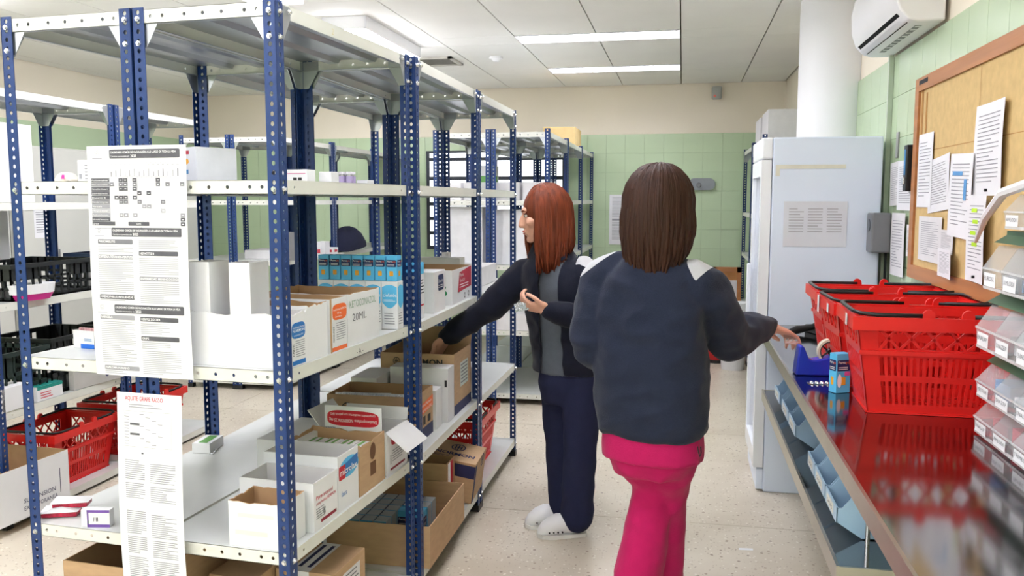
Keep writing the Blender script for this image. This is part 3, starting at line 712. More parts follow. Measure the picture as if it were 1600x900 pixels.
pr(oN, 'navy_band', M_navyp, lambda q: (F.rect(q, 0, 0, d, .045), G.rect(q, 0, 0, w, .045))); pr(oN, 'brand_lettering', M_ink, lambda q: (emblem(G, q, .075, h-.036, .017), normon(G, q, .105, h-.05, .036, .18))); pr(oN, 'shipping_label', mat('pale_label', (206, 214, 206), .6), lambda q: F.rect(q, .1, .11, .24, .22)); pr(oN, 'label_print', M_inkg, lambda q: F.lines(q, .11, .23, .21, .12, .016, .0012, seed=2))
o = closed('medicine_box', 'small white box left alone on the nearly empty shelf beyond the third post', 'medicine box', (-1.0, 4.02, zz), 0, .1, .12, .13)
o = closed('white_box', 'white box at the back of the second unit behind the orange-labelled carton', 'box', (-1.237, 3.32, zz), 0, .115, .225, .21, M_carton)
# ---- bottom shelf
zb = LV[4]+.0006
w, d, h = .42, .52, .165
o = open_box('cardboard_box', 'big open cardboard box of small blue boxes on the bottom shelf', 'carton', (-.915, 3.0, zb), 0, w, d, h, M_kraft, M_kraft, flaps=())
for i in range(6):
    for j in range(5):
        b = MB().cbox(-.052, 0, 0, .058, 0, .15, .001)
        if i >= 4 and j < 3: continue
        p = b.build('boxed_medicine', mat('grey_carton_tops', (170, 176, 182), .5, 0, .06), None, (-.915-.42+.063+i*.0555, 3.045+j*.062, zb+.0046)); tag(p, 'small grey-topped medicine box packed in the big open cardboard box', 'medicine box', 'medicine boxes packed in the big cardboard box')
        pr(p, 'dark_edge', M_navy2, lambda q: fr_top(.052, .15).rect(q, .0, .0, .004, .058)); pr(p, 'blue_front', M_ltblue, lambda q: fr_front(.052, .15).rect(q, 0, 0, .052, .15))
for i in (4, 5): bluebox('sky blue medicine box showing its front inside the big cardboard box, %s one' % ('left' if i == 4 else 'right'), (-.915-.42+.063+i*.0555, 3.045+2*.062, zb+.0046), 0, .052, .05, .15)
o = open_box('cardboard_box', 'low open cardboard tray with a red-striped side behind the big box', 'carton', (-1.0, 3.545, zb), 0, .34, .13, .235, M_kraft, M_kraftd)
pr(o, 'red_side_label', M_redp, lambda q: fr_right(.13, .235).rect(q, .06, .08, .10, .23)); pr(o, 'white_side_label', M_wtxt, lambda q: fr_right(.13, .235).rect(q, .02, .08, .058, .23))
# leaning brand carton
w, d, h = .36, .20, .20
o = closed('cardboard_box', 'closed brown brand carton with navy band leaning at the third post', 'carton', (-.925, 3.69, zb+.06), 0, w, d, h, M_kraft)
o.rotation_euler = (0, R(-9), 0); o.location = (-.925, 3.69, zb+.001)
o.rotation_euler = (R(7), R(9), 0); o.location = (-.93, 3.70, zb+.002)
F = fr_right(d, h); G = fr_front(w, h); Tp = fr_top(w, h)
pr(o, 'navy_band', M_navyp, lambda q: (G.rect(q, 0, h-.075, w, h-.012), F.rect(q, 0, h-.075, .03, h-.01), F.rect(q, 0, 0, .03, h-.02)))
pr(o, 'brand_lettering', M_navyp, lambda q: (emblem(Tp, q, w-.12, .135, .035), Tp.text(q, 'NORMON', w-.215, .05, .04, .0012, width=.19, bold=.03), Tp.lines(q, w-.22, w-.12, .035, .02, .01, .0012, seed=1), emblem(F, q, .13, .17, .03)))
# near bottom: small taped parcel and neighbours under the nearest unit
z = LV[4]+.0006
o = closed('parcel', 'small brown parcel with white and navy tape under the near unit', 'parcel', bA(.03, .30, z), ROT+R(0), .20, .22, .255, M_kraft)
Tp = fr_top(.20, .255)
pr(o, 'white_tape', M_paper2, lambda q: (Tp.rect(q, .05, 0, .115, .22), fr_front(.20, .255).rect(q, .05, .16, .115, .255))); pr(o, 'navy_tape', M_navyp, lambda q: (Tp.rect(q, .06, .03, .073, .2, .0012), Tp.rect(q, .092, .03, .105, .2, .0012)))
pr(o, 'side_label', M_paper2, lambda q: fr_right(.22, .255).rect(q, .06, .12, .18, .23)); pr(o, 'side_print', M_inkg, lambda q: fr_right(.22, .255).lines(q, .07, .17, .22, .14, .014, .0012, seed=3))
closed('cardboard_box', 'brown cardboard box beside the taped parcel on the bottom shelf', 'carton', bA(.24, .20, z), ROT, .16, .3, .26, M_kraft)
open_box('cardboard_box', 'open brown cardboard box on the bottom shelf behind the hanging lists', 'carton', bA(.45, .03, z), ROT, .33, .4, .33, M_kraft, M_kraftd, flaps=(('b', .1, 20),))
o = MB().cyl((0, 0, 0), (0, 0, .055), .032, .036, 20).build('plastic_cup', M_clear2, None, bA(.12, .08, z)); tag(o, 'small clear plastic cup on the bottom shelf by the near post', 'cup')
# ================================================================ charts hung on the rack end
def chart_bend(a): return lambda u, v: a*sin(v*7.0)*.004+.003*sin(u*9)
CE = Vector((-AE.x, -AE.y, 0)); CN = Vector((0, 0, 1))
def page_header(F, q, qt, u, v, w):
    F.rrect(q, u+.075, v-.032, u+w-.018, v-.008, .004, .0008)
    F.text(qt, 'CALENDARIO COMÚN DE VACUNACIÓN A LO LARGO DE TODA LA VIDA', u+.079, v-.0185, .0078, .0013, width=w-.108, bold=.02)
    F.text(qt, 'Calendario recomendado año', u+.079, v-.0285, .006, .0013, width=.062); F.text(qt, '2023', u+.144, v-.029, .0095, .0013, bold=.02)
p0 = WA(.588, -.010, 1.015)
s, F = sheet('vaccination_chart', p0, CE, CN, .315, .632, M_paper, chart_bend(1.0), nu=14, nv=40)
tag(s, 'long white vaccination calendar of three joined pages taped to the shelf end', 'chart')
QD, QT, QG, QL, QX = MB(), MB(), MB(), MB(), MB()
W_ = .315
for k, top in enumerate((.632, .421, .21)):
    page_header(F, QD, QT, .0, top-.002, W_)
    F.ringp(QL, .033, top-.018, .003, .0042); F.ringp(QL, .033, top-.018, .0065, .0075); F.rect(QL, .018, top-.034, .05, top-.032)
# page 1 : timetable
T0 = .632
rowsv = [T0-.087-.0118*i for i in range(11)]
sh = [0, 2, 0, 0, 0, 2, 3, 4, 3, 0, 0]
nmz = ['Poliomielitis', 'Difteria-Tétanos-Pertussis', 'Haemophilus influenzae b', 'Sarampión-Rubeola-Parotiditis', 'Hepatitis B', 'Enfermedad meningocócica', 'Varicela', 'Herpes zóster', 'Papiloma humano', 'Enfermedad Neumocócica', 'Gripe']
for i, v in enumerate(rowsv):
    Q = {0: QD, 2: QG, 3: QL, 4: QX}[sh[i]]
    F.rect(Q, .012, v-.0105, .072 if i < 10 else .088, v, .0008)
    F.text(QT, nmz[i], .014, v-.008, .0062, .0013, width=min(.052, .004*len(nmz[i])))
cols = [.0725+.0150*i for i in range(16)]
for c in cols+[.3125]: F.rect(QX, c, rowsv[-1]-.0105, c+.0006, T0-.045, .0006)
F.rect(QX, .012, T0-.046, .3025, T0-.0452, .0006); F.rect(QX, .012, T0-.085, .3025, T0-.0842, .0006)
for i, c in enumerate(cols[:-1]): F.rect(QG if i in (0, 9, 11, 14) else QX, c+.006, T0-.083, c+.009, T0-.07+.004*(i % 3), .0008); F.rect(QX, c+.004, T0-.052, c+.011, T0-.0505, .0008)
F.text(QL, 'VACUNACIÓN', .026, T0-.067, .006)
cells = {0: [2, 3, 5, 10], 1: [0, 2, 3, 5, 10, 12, 15], 2: [2, 3, 5], 3: [6, 8], 4: [1, 2, 3, 5], 5: [2, 3, 6, 11], 6: [7, 8], 7: [11], 8: [2, 3, 5, 15], 9: [15], 10: [15]}
for i, cs in cells.items():
    for c in cs:
        cc = min(c, 15)*.0148+.0725
        Q = QD if i in (0, 2, 3, 4, 9, 10) else (QL if i in (6, 8) else QG)
        if i == 7: Q = QX
        F.rect(Q, cc+.001, rowsv[i]-.0105, cc+.0145, rowsv[i], .0009); F.rect(QT, cc+.005, rowsv[i]-.0065, cc+.011, rowsv[i]-.0045, .0013)
F.rect(QD, .131, rowsv[10]-.0105, .198, rowsv[10], .0009); F.text(QT, 'GRIPE', .157, rowsv[10]-.0075, .006, .0013)
F.rect(QG, .02, T0-.2235, .165, T0-.2225); F.rect(QG, .17, T0-.226, .176, T0-.2205); F.rect(QX, .18, T0-.2235, .3, T0-.2228)
# page 2 and 3 : paragraphs
def heading(Q, u0, v, u1, txt): F.rrect(Q, u0, v-.0125, u1, v, .003, .0008); F.text(QT, txt, u0+.003, v-.009, .0085, .0013, bold=.02)
def para(u0, u1, v1, v0, sd): F.lines(QX, u0, u1, v1, v0, .0052, mi=0, thick=.36, rag=.5, seed=sd)
t2 = .421
heading(QG, .028, t2-.042, .143, 'POLIOMIELITIS'); para(.028, .143, t2-.060, t2-.080, 1)
heading(QL, .028, t2-.084, .143, 'DIFTERIA-TÉTANOS-PERTUSSIS'); para(.028, .143, t2-.102, t2-.19, 2)
heading(QD, .028, t2-.194, .143, 'HAEMOPHILUS INFLUENZAE B'); para(.028, .143, t2-.209, t2-.214, 3)
para(.162, .285, t2-.044, t2-.068, 4); heading(QD, .162, t2-.073, .285, 'HEPATITIS B'); para(.162, .285, t2-.092, t2-.138, 5)
heading(QL, .162, t2-.142, .285, 'ENFERMEDAD MENINGOCÓCICA'); para(.162, .285, t2-.16, t2-.214, 6)
t3 = .21
heading(QL, .026, t3-.040, .14, 'VARICELA'); para(.026, .14, t3-.058, t3-.176, 7); heading(QL, .03, t3-.182, .146, 'PAPILOMA HUMANO'); para(.03, .146, t3-.198, t3-.206, 8)
heading(QD, .158, t3-.042, .278, 'HERPES ZÓSTER'); para(.158, .25, t3-.06, t3-.088, 9); heading(QD, .158, t3-.095, .278, 'GRIPE'); para(.158, .25, t3-.112, t3-.13, 10); para(.158, .28, t3-.136, t3-.2, 11)
for Q, m, n in ((QD, M_inkc, 'dark_print'), (QG, M_inkg, 'grey_print'), (QL, M_inkl, 'light_print'), (QX, M_inkxl, 'fine_print'), (QT, M_wtxt, 'white_lettering')): Q.build(n, m, s)['kind'] = 'stuff'
p0 = WA(.526, -.014, .372)
s, F = sheet('printed_list', p0, CE, CN, .212, .596, M_paper, chart_bend(1.6), nu=10, nv=40)
tag(s, 'long white printed list with red handwriting at its top, hanging below the vaccination calendar', 'list')
QD, QX, QR = MB(), MB(), MB(); t0 = .596
F.text(QR, 'AQUITE GRAPE RASSO', .028, t0-.022, .018, width=.125); QR.build('red_handwriting', M_inkr, s)
F.lines(QX, .04, .15, t0-.032, t0-.046, .007, seed=1, rag=.3)
for a, b, c, d in ((.02, t0-.052, .178, t0-.0512), (.02, t0-.152, .178, t0-.1512), (.02, t0-.152, .0207, t0-.052), (.178, t0-.152, .1787, t0-.052)): F.rect(QX, a, b, c, d)
for i in range(11): F.rect(QX, .024, t0-.06-.0085*i, .04, t0-.0582-.0085*i); F.rect(QX, .075+.02*(i % 4), t0-.06-.0085*i, .09+.02*(i % 4), t0-.0582-.0085*i)
F.rect(QD, .043, t0-.091, .075, t0-.085); F.rect(QD, .043, t0-.119, .075, t0-.113); F.rect(QD, .08, t0-.171, .087, t0-.167)
for i, (a, b) in enumerate(((.19, .245), (.255, .30), (.335, .40), (.41, .46), (.47, .53), (.535, .58))): F.lines(QX, .025, .09, t0-a, t0-b, .0058, seed=i+3, rag=.5); F.lines(QX, .108, .19, t0-a-.006, t0-b-.006, .0058, seed=i+23, rag=.5)
QD.build('dark_print', M_inkc, s)['kind'] = 'stuff'; QX.build('fine_print', M_inkl, s)['kind'] = 'stuff'
# ---- small things on the left half of the near units
zt = LV[1]+.0006
t = closed('white_box', 'tall plain grey-white box with red and orange label on the upper shelf', 'box', bA(.318, .10, zt), ROT-R(22), .085, .13, .095, mat('grey_white_carton', (226, 228, 236), .5))
pr(t, 'pink_label', M_crim, lambda q: fr_front(.085, .095).rect(q, .02, .075, .05, .085)); pr(t, 'orange_label', M_gold, lambda q: fr_front(.085, .095).ell(q, .036, .055, .012, .008)); pr(t, 'blue_label', M_inkb, lambda q: fr_front(.085, .095).rect(q, .025, .02, .045, .032))
t = closed('medicine_box', 'flat white box with a magenta line on the upper shelf near the post', 'medicine box', bA(.06, .25, zt), ROT, .075, .05, .035)
pr(t, 'magenta_line', M_mag, lambda q: fr_front(.075, .035).rect(q, .01, .022, .07, .024)); pr(t, 'black_marks', M_ink, lambda q: (fr_front(.075, .035).rect(q, .03, .004, .042, .012), fr_front(.075, .035).rect(q, .046, .004, .058, .012)))
t = closed('medicine_box', 'small white box with black end on the upper shelf beside the grey-white box', 'medicine box', bA(.15, .27, zt), ROT, .045, .03, .034, M_carton); pr(t, 'dark_end', M_ink, lambda q: fr_front(.045, .034).rect(q, .002, .002, .02, .032))
closed('medicine_box', 'tiny white box on the upper shelf just behind the near post', 'medicine box', bA(.02, .32, zt), ROT, .04, .05, .03)
for i in range(8):
    p = WA(.11+.026*(i % 4), .62+.026*(i//4), zt)
    t = thing('vial', 'small glass vial with violet label standing in a tray on the upper shelf', 'vial', tuple(p), 0, 'violet-labelled vials on the upper shelf')
    MB().cyl((0, 0, 0), (0, 0, .026), .0105, .0105, 12).build('glass', mat('vial_violet', (186, 170, 214), .25, 0, .05), t); MB().cyl((0, 0, .026), (0, 0, .032), .006, .006, 10).build('neck', M_clear2, t); MB().cyl((0, 0, .032), (0, 0, .04), .0098, .0098, 12).build('cap', mat('cap_white', (235, 232, 240), .3), t)
t = closed('medicine_box', 'very small flat white box beside the violet vials', 'medicine box', bA(.06, .655, zt), ROT, .04, .05, .014)
# upper shelf, left unit
t = thing('paper_bag', 'crumpled white and brown paper wrapper on the upper shelf by the left post', 'wrapper', bA(.715, .03, zt), ROT)
m = MB(); n = 14
m.ring([[(-.036*cos(a)*k-.0, .02*sin(a)*k+.022, zz+.002*sin(5*a)) for a in [2*pi*i/n for i in range(n)]] for k, zz in ((1, 0), (1.05, .008), (.8, .018), (.4, .024))]); autosmooth(m.build('wrapper', mat('wrapper_cream', (232, 222, 208), .6, 0, .12, 30, .3, 60), t))
m = MB(); Face((.006, .0, .006), (1, 0, 0), (0, .2, 1)).rect(m, 0, 0, .01, .012, .003); m.build('magenta_mark', M_mag, t)
t = closed('medicine_box', 'white box with a code square next to the vaccination calendar on the upper shelf', 'medicine box', bA(.60, .03, zt), ROT, .055, .04, .058); pr(t, 'code_print', M_inkl, lambda q: (fr_front(.055, .058).rect(q, .005, .006, .015, .02), fr_front(.055, .058).lines(q, .025, .05, .045, .008, .009, seed=2)))
zt = LV[2]+.0006
t = open_box('medicine_box', 'small white and blue box of pink-capped ampoules on the middle shelf', 'medicine box', bA(.735, .15, zt), ROT+R(-6), .085, .04, .055, M_carton, M_cartong, t=.0015)
pr(t, 'blue_stripe', mat('cobalt_print', (36, 110, 214), .5), lambda q: fr_front(.085, .055).rect(q, .03, .0, .085, .014)); pr(t, 'print', M_inkb, lambda q: fr_front(.085, .055).lines(q, .045, .075, .03, .02, .005, seed=2)); pr(t, 'ampoule_caps', mat('pink_caps', (224, 176, 180), .5), lambda q: [q.cyl((-.075+.011*i, .02, .05), (-.075+.011*i, .02, .060), .0045, .0045, 8) for i in range(7)])
zt = LV[3]+.0006
for k in range(2):
    t = thing('blister_pack', ['upper red blister strip with white backing lying on the lower shelf', 'lower red blister strip with white backing lying on the lower shelf'][k], 'blister pack', bA(.76-.012*k, .07+.03*k, zt+.002+.02*k), ROT+R(24))
    MB().cbox(-.10, 0, 0, .05, 0, .014, .003).build('pills_strip', mat('blister_red', (186, 34, 66), .35, 0, .35, 60), t); m = MB(); m.add([(-.105, -.004, .0145), (.004, -.004, .016), (.006, .054, .017), (-.103, .056, .02), (-.05, .02, .026)], [(0, 1, 4), (1, 2, 4), (2, 3, 4), (3, 0, 4)]); m.build('backing', M_paper2, t)
t = closed('medicine_box', 'white and violet medicine box standing on edge on the lower shelf', 'medicine box', bA(.605, .03, zt), ROT+R(14), .085, .028, .052)
F = fr_front(.085, .052)
pr(t, 'violet_band', M_purple, lambda q: (F.rect(q, .018, 0, .085, .009), F.rect(q, .018, .044, .085, .052), F.rect(q, .018, 0, .023, .052))); pr(t, 'green_mark', mat('lime_mark', (150, 210, 110), .5), lambda q: F.rect(q, .019, .011, .024, .02)); barcode(F, t, .037, .018, .014, .012)
t = closed('medicine_box', 'small white box with a red corner peeking from behind the hanging list', 'medicine box', bA(.525, .20, zt), ROT, .06, .03, .06); pr(t, 'red_corner', M_redp, lambda q: fr_front(.06, .06).rect(q, 0, .022, .03, .032))
t = closed('medicine_box', 'white box with a green panel lying alone far back on the lower shelf', 'medicine box', bA(.765, .74, zt), ROT+R(10), .07, .12, .038); pr(t, 'green_panel', M_green, lambda q: fr_top(.07, .038).rect(q, .02, .01, .055, .11))
t = closed('blister_pack', 'short silver strip leaning by the green-panelled box', 'blister pack', bA(.745, .73, zt), ROT+R(20), .014, .06, .006, M_foil)
t = thing('blister_pack', 'loose silver blisters beside the inner post on the lower shelf of the second unit', 'blister pack', (-1.50, 3.06, zt), R(20))
for i in range(2): MB().cbox(-.09+.02*i, .02*i, .03*i, .04+.03*i, .004*i, .004*i+.004, .001).build('strip', M_foil, t)
t = closed('medicine_box', 'white box with dark red stripe on the second left unit', 'medicine box', (-1.39, 3.06, zt), R(6), .04, .12, .06); pr(t, 'red_stripe', M_maroon, lambda q: fr_right(.12, .06).rect(q, .01, .02, .11, .036))
# second-left upper shelves : bottles and boxes glimpsed behind the blue boxes
for i, (x, y, w, d, h, lab) in enumerate(((-1.44, 4.30, .07, .08, .11, 'white box with pink base glimpsed above the blue boxes'), (-1.44, 4.48, .06, .05, .05, 'short white bottle box glimpsed above the blue boxes'), (-1.50, 4.60, .09, .08, .08, 'pale box at the far end above the blue boxes'))):
    t = closed('medicine_box', lab, 'medicine box', (x, y, LV[2]+.0006), 0, w, d, h); pr(t, 'pink_band', M_inkr, lambda q: fr_front(w, h).rect(q, 0, 0, w, h*.2))
# ================================================================ rack at far left
def crate(name, lab, loc, rz, w, d, h, m):
    t = thing(name, lab, 'crate', loc, rz)
    q = MB(); th = .006
    q.box(-w, 0, 0, d, 0, .008)
    for (a0, a1, fx) in ((0, w, 'f'), (0, w, 'b'), (0, d, 'r'), (0, d, 'l')):
        def bar(u0, u1, z0, z1):
            if fx == 'f': q.box(-w+u0, -w+u1, 0, th, z0, z1)
            if fx == 'b': q.box(-w+u0, -w+u1, d-th, d, z0, z1)
            if fx == 'r': q.box(-th, 0, u0, u1, z0, z1)
            if fx == 'l': q.box(-w, -w+th, u0, u1, z0, z1)
        L_ = a1
        for z0, z1 in ((0, .02), (h*.30, h*.37), (h*.55, h*.62), (h*.92, h)): bar(0, L_, z0, z1)
        n = int(L_/.045)
        for k in range(n+1): u = L_*k/n; bar(max(0, u-.006), min(L_, u+.006), 0, h)
        bar(L_*.0, L_*.3, h*.62, h*.92); bar(L_*.7, L_, h*.62, h*.92)
    q.build('lattice', m, t)
    q = MB(); r_ = .012; q.box(-w-r_, r_, -r_, 0, h-.02, h); q.box(-w-r_, r_, d, d+r_, h-.02, h); q.box(0, r_, 0, d, h-.02, h); q.box(-w-r_, -w, 0, d, h-.02, h); q.build('rim', m, t)
    return t
M_crate = mat('crate_black', (26, 29, 31), .5, 0, .08); M_crateg = mat('crate_dark_green', (26, 42, 40), .5, 0, .08); M_crateb = mat('crate_navy', (24, 44, 80), .45, 0, .08)
crate('plastic_crate', 'black lattice crate at the picture left edge on the waist-high shelf', (-3.01, 3.36, LB[2]), 0, .37, .56, .17, M_crate)
crate('plastic_crate', 'navy plastic crate half hidden behind the vaccination calendar', (-3.02, 4.20, LB[2]), 0, .37, .5, .17, M_crateb)
crate('plastic_crate', 'black lattice crate on the low shelf just left of the near post', (-3.04, 3.62, LB[3]), 0, .35, .46, .28, M_crate)
crate('plastic_crate', 'black lattice crate on the low shelf behind the chart', (-3.04, 4.22, LB[3]), 0, .35, .46, .25, M_crate)
crate('plastic_crate', 'dark green lattice crate at the left edge on the low shelf', (-3.03, 3.27, LB[3]), 0, .36, .31, .26, M_crateg)
t = thing('pill_organizer', 'white boat-shaped tray with magenta base on the far left shelf', 'tray', (-2.995, 3.47, LB[2]), R(80))
m = MB(); n = 16
def oval(a, b, zz): return [(a*cos(2*pi*k/n), b*sin(2*pi*k/n), zz) for k in range(n)]
m.ring([oval(.09, .04, 0), oval(.11, .05, .03)]); m.build('magenta_base', M_mag, t); m = MB(); m.ring([oval(.112, .052, .03), oval(.12, .056, .075), oval(.11, .048, .075), oval(.1, .04, .035)]); m.build('white_tray', M_carton, t)
t = closed('medicine_box', 'pale box with printed side leaning by the chart on the far left shelf', 'medicine box', (-3.02, 4.13, LB[2]+.18), 0, .1, .2, .11, M_paper2)
t.location = (-3.0, 3.93, LB[2]+.001); pr(t, 'print', M_inkl, lambda q: fr_right(.2, .11).lines(q, .02, .18, .1, .02, .014, seed=3))
t = closed('medicine_box', 'thin white box with red line at the edge of the far left shelf', 'medicine box', (-3.0, 4.15, LB[2]+.001), 0, .06, .16, .03); pr(t, 'red_line', M_redp, lambda q: fr_right(.16, .03).rect(q, .0, .012, .16, .015))
t = closed('medicine_box', 'white box with teal top edge on the low far left shelf', 'medicine box', (-3.0, 3.47, LB[3]+.001), 0, .09, .17, .07); pr(t, 'teal_band', M_teal, lambda q: (fr_right(.17, .07).rect(q, 0, .054, .17, .07), fr_top(.09, .07).rect(q, 0, 0, .09, .17))); pr(t, 'print', M_inkr, lambda q: fr_right(.17, .07).lines(q, .02, .1, .04, .01, .012, seed=3))
t = closed('cardboard_box', 'flat grey printed carton under the middle shelf at far left', 'carton', (-3.0, 3.72, LB[3]+.001), R(-4), .03, .36, .13, mat('grey_print_carton', (186, 184, 180), .6)); F = fr_right(.36, .13); pr(t, 'print', M_ink, lambda q: (F.text(q, 'Povidona yodada 10%', .05, .095, .018), F.text(q, 'solución', .12, .072, .016))); pr(t, 'logo', M_navyp, lambda q: (F.ell(q, .235, .045, .014, .018), F.rect(q, .26, .035, .33, .055)))
o = closed('white_box', 'white box at the left picture edge on the low shelf', 'box', (-2.99, 3.24, LB[3]+.001), 0, .1, .17, .11)
# open white carton on the bottom shelf, left edge
t = open_box('cardboard_box', 'open white-sided carton with brown inside at the left picture edge, bottom shelf', 'carton', (-2.93, 3.12, LB[4]+.001), R(-3), .40, .42, .245, M_carton, M_kraftd); F = fr_right(.42, .245)
pr(t, 'lettering', M_navyp, lambda q: (F.text(q, 'SUSPENSION', .14, .07, .03, width=.19), F.text(q, 'EXTEMPORANEA', .14, .035, .028, width=.2), F.rect(q, .36, .05, .364, .17)))
# tall grey cabinets by the left wall
for i, (y, lab) in enumerate(((4.75, 'tall light grey metal cabinet at far left with a paper notice'), (5.67, 'tall light grey metal cabinet behind the left shelving, second from camera'), (6.59, 'tall light grey metal cabinet by the left wall, beside the far shelving'), (7.51, 'tall light grey metal cabinet nearest the back wall'))):
    t = thing('metal_cabinet', lab, 'cabinet', (-5.05, y, 0)); MB().cbox(-.5, 0, 0, .9, .06, 1.93, .004).build('body', M_cab, t); MB().box(-.46, -.03, .03, .87, 0, .06).build('plinth', M_dark, t)
    for k in range(2):
        dr = MB().cbox(0, .018, .006+k*.447, .441+k*.447, .08, 1.91, .003).build('door', M_cab, t); MB().cbox(.018, .03, (.40 if k == 0 else .475), (.41 if k == 0 else .485), .95, 1.1, .003).build('handle', M_greyp, dr)
    s2, F2 = sheet('notice', (.0195, .12+.1*(i % 2), 1.2), (0, 1, 0), (0, 0, 1), .2, .28, M_paper, parent=t); m = MB(); F2.lines(m, .02, .18, .25, .05, .02, seed=i); m.build('notice_print', M_inkl, s2)
    if i == 0:
        pass
o = closed('white_box', 'large white panel box at the left picture edge on the upper shelf', 'box', (-3.02, 3.25, LB[1]+.001), 0, .36, .30, .36, M_carton)
o = closed('white_box', 'white box standing at the left picture edge above the black crate', 'box', (-3.3, 3.27, LB[2]+.172), 0, .1, .42, .24, M_carton)
# ================================================================ things on the back row and far rows
rr = random.Random(11)
def misc(lab, x, y, z, w, d, h, m=M_carton, strip=None, name='storage_box', cat='box'):
    t = closed(name, lab, cat, (x, y, z+.001), 0, w, d, h, m)
    if strip: pr(t, 'coloured_label', strip, lambda q: (fr_front(w, h).rect(q, w*.2, h*.35, w*.8, h*.7), fr_right(d, h).rect(q, d*.2, h*.35, d*.8, h*.7)))
    return t
misc('white box with green label on the upper back shelf, under the rack top', -1.40, 6.3, LC[1], .15, .2, .26, M_carton, M_green)
for i in range(4):
    t = thing('clear_bin', 'clear plastic bin on the upper back shelf, %s from the left' % ['first', 'second', 'third', 'fourth'][i], 'bin', (-1.80+.22*i, 6.12, LC[1]+.001), 0, 'clear bins on the upper back shelf')
    q = MB(); q.box(0, .2, 0, .003, 0, .13); q.box(0, .2, .3, .303, 0, .13); q.box(0, .003, 0, .3, 0, .13); q.box(.197, .2, 0, .3, 0, .13); q.box(0, .2, 0, .3, 0, .003); q.build('bin_shell', M_clear2, t); MB().box(.06, .14, -.002, 0, .03, .07).build('bin_label', M_paper, t)
misc('tall white document box behind the third post, beside the red-haired woman', -1.0, 6.12, LC[2], .36, .3, .40, mat('white_panel', (232, 232, 236), .5))
misc('second tall white document box to the left of the first', -1.44, 6.12, LC[2], .34, .3, .42, mat('white_panel', (232, 232, 236), .5))
misc('low white lidded box on the back shelf left of the red-haired woman', -.98, 6.06, LC[3], .36, .3, .12, M_paper2, None)
misc('pink-labelled white box on the back shelf below the lidded box', -1.0, 6.45, LC[3], .3, .3, .16, M_carton, M_inkr)
misc('brown cardboard box on top of the last back unit', -1.0, 8.05, LC[0], .3, .5, .2, mat('pale_kraft', (214, 186, 132), .7))
t = thing('plastic_jug', 'pale plastic jug with a handle on the second unit shelf', 'jug', (-1.22, 4.35, LV[2]+.001)); m = MB(); m.ring([[(r*cos(2*pi*k/16), r*.8*sin(2*pi*k/16), zz) for k in range(16)] for r, zz in ((.055, 0), (.06, .02), (.06, .1), (.035, .14), (.02, .15))]); autosmooth(m.build('jug_body', mat('jug_plastic', (222, 222, 200), .3), t)); MB().cyl((0, 0, .15), (0, 0, .175), .024, .024, 14).build('cap', M_paper2, t); MB().tube([(.05, 0, .11), (.085, 0, .1), (.085, 0, .05), (.058, 0, .04)], .008).build('handle', mat('jug_plastic', (222, 222, 200), .3), t)
misc('long white lidded box on the middle shelf of the third unit', -1.02, 4.12, LV[2], .3, .55, .10, M_paper2)
misc('pale translucent box standing on the third unit middle shelf', -1.05, 3.98, LV[2], .28, .1, .17, mat('milky_plastic', (214, 212, 204), .4))
# far left racks
misc('grey folded board standing on the far rack behind the near post', -2.9, 6.2, LC[2], .25, .03, .22, mat('grey_board', (132, 132, 136), .6))
misc('long white box on the far rack shelf beneath the grey board', -3.05, 6.2, LC[2]+.0, .3, .3, .07, M_paper2).location = (-3.15, 6.3, LC[2]+.001)
t = thing('cloth_bundle', 'dark navy cloth bundle heaped on the far rack', 'clothing', (-2.95, 7.25, LC[2])); m = MB(); n = 20
m.ring([[((.13+.02*sin(3*a+zz*9))*k*cos(a)-.13, (.3+.03*cos(2*a))*k*sin(a)+.3, zz+.02*sin(2*a)) for a in [2*pi*i/n for i in range(n)]] for k, zz in ((1, .02), (1.0, .06), (.8, .14), (.5, .19), (.15, .21))]); autosmooth(m.build('cloth', mat('navy_cloth', (28, 32, 58), .9, 0, .1, 20, .2, 40), t))
for i in range(4): misc('small white medicine box on the far rack, %s in the row' % ['first', 'second', 'third', 'fourth'][i], -2.96, 6.4+.18*i, LC[2], .08, .1, .06+.03*((i*7) % 3), M_carton, M_inkr if i % 2 else None)
for i in range(5): misc(['white box', 'brown box', 'grey box', 'cream box', 'pale box'][i]+' on the corner shelving behind the refrigerator door', .68, 7.0+.38*i, LE[1 + i % 3], .03+.0, .25, .2+.05*(i % 2), [M_carton, M_kraft, M_paper2, mat('cream_carton', (222, 206, 176), .6), M_carton][i], None).location = (.93, 7.0+.38*i, LE[1+i % 3]+.001)
for i, (y, lab) in enumerate(((6.95, 'large white storage tub on top of the shelving behind the refrigerator'), (7.6, 'second white storage tub on top of the corner shelving'))): misc(lab, .94, y, LE[0], .30, .5, .22, M_paper2, None, 'storage_tub', 'tub')
